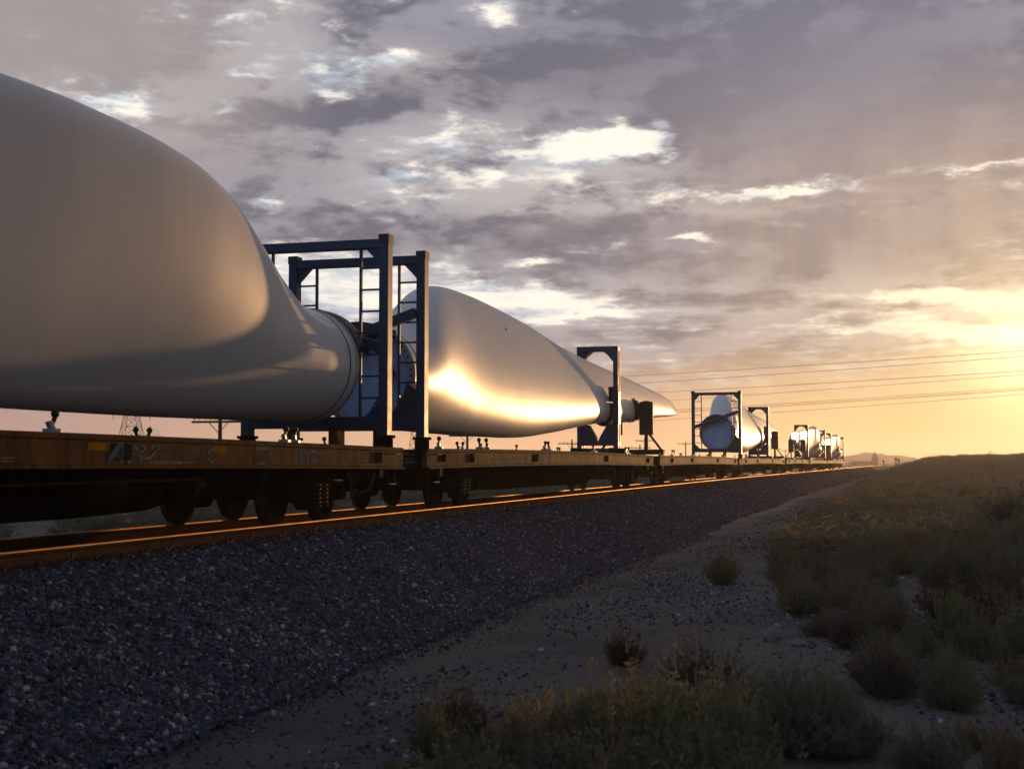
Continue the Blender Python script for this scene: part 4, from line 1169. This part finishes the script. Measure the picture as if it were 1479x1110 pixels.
# rocks and a scrap of wood
def rock(u, v, w, h, label, tint, on=None):
    (x, y), zc = px_ground(u, v) if on is None else (on, 0)
    if on is not None: zc = math.hypot(x, y)
    s = w*zc/1950/2
    v0, f0 = ico(); g = np.random.default_rng(int(u))
    vv = v0*g.uniform(.8, 1.2, (12, 1))*np.array([s, s*.8, h*zc/1950/2])
    z = float(ground_z(x, y)) if on is None else float(bal_z(x+9.15-off(y)))
    m = MB().add([tuple(p) for p in vv], [tuple(f) for f in f0])
    o = m.build('rock', material('rock', painted(tint, tuple(c*.7 for c in tint), .85, 0, 8, .5)), loc=(x, y, z + h*zc/1950*.22))
    md = o.modifiers.new('round', 'SUBSURF'); md.subdivision_type = 'SIMPLE'; md.levels = md.render_levels = 2
    tx = bpy.data.textures.new('rock_noise', 'CLOUDS'); tx.noise_scale = s*.6
    dm = o.modifiers.new('rough', 'DISPLACE'); dm.texture = tx; dm.strength = s*.5
    tag(o, label, 'rock')
rock(1112, 912, 30, 32, 'pale angular rock at the foot of the brush field', (.24, .21, .19))
rock(1150, 918, 26, 16, 'flat pale rock right of the angular one', (.25, .23, .22))
rock(1118, 893, 10, 8, 'small white stone by the edge of the bushes', (.4, .4, .42))
rock(1125, 794, 22, 12, 'dark rock where the brush meets the sand in mid ground', (.14, .12, .11))
rock(130, 763, 11, 12, 'white rock seen under the nearest wagon', (.42, .42, .46), at_px(130, 27))
rock(143, 757, 14, 16, 'pale grey rock beside the white one under the wagon', (.30, .27, .26), at_px(143, 28))
def scrap(u, v, L_, label, ang, mat):
    zc = None
    for q in np.linspace(1.0, 4.0, 200):                 # where the sight line meets the bank
        z = bal_z(q); s = None
        hh = CAMZ - z; zc_ = 1950*hh/(v-668); x, y = at_px(u, zc_)
        if abs((x+9.15) - q) < .03: break
    m = MB().prism([(-L_/2, 0), (L_/2*.9, .01), (L_/2, .018), (L_*.34, .026), (L_*.1, .024), (-L_*.2, .032), (-L_*.44, .022)], -.035, .045)
    o = m.build('wood_scrap', mat, loc=(x, y, float(z)+.015)); o.rotation_euler = (.15, .2, ang); tag(o, label, 'wood scrap')
scrap(204, 874, .22, 'brown splinter of wood on the ballast slope, lower left', .2, material('brown_wood', painted((.22, .10, .04), (.14, .07, .03), .8, 0, 9, .3)))
scrap(448, 836, .30, 'dark piece of timber on the ballast slope', -.4, M['timber'])
scrap(262, 862, .18, 'dark splinter right of the brown wood scrap', -.3, M['timber'])

# ------------------------------------------------------------------ haze
def haze():
    x0, x1, y0, y1, z0, z1 = -1900, 1500, -60, 2600, -5, 36
    m = MB().box(((x0+x1)/2, (y0+y1)/2, (z0+z1)/2), (x1-x0, y1-y0, z1-z0))
    mt = bpy.data.materials.new('dusty_air'); mt.use_nodes = True; t = mt.node_tree
    t.nodes.remove(t.nodes['Principled BSDF'])
    v = t.nodes.new('ShaderNodeVolumePrincipled'); v.inputs['Density'].default_value = .00027
    v.inputs['Color'].default_value = (1.0, .95, .88, 1); v.inputs['Anisotropy'].default_value = .55
    t.links.new(v.outputs[0], t.nodes['Material Output'].inputs['Volume'])
    o = m.build('haze', mt)
    tag(o, 'dusty golden evening air', kind='stuff')
haze()
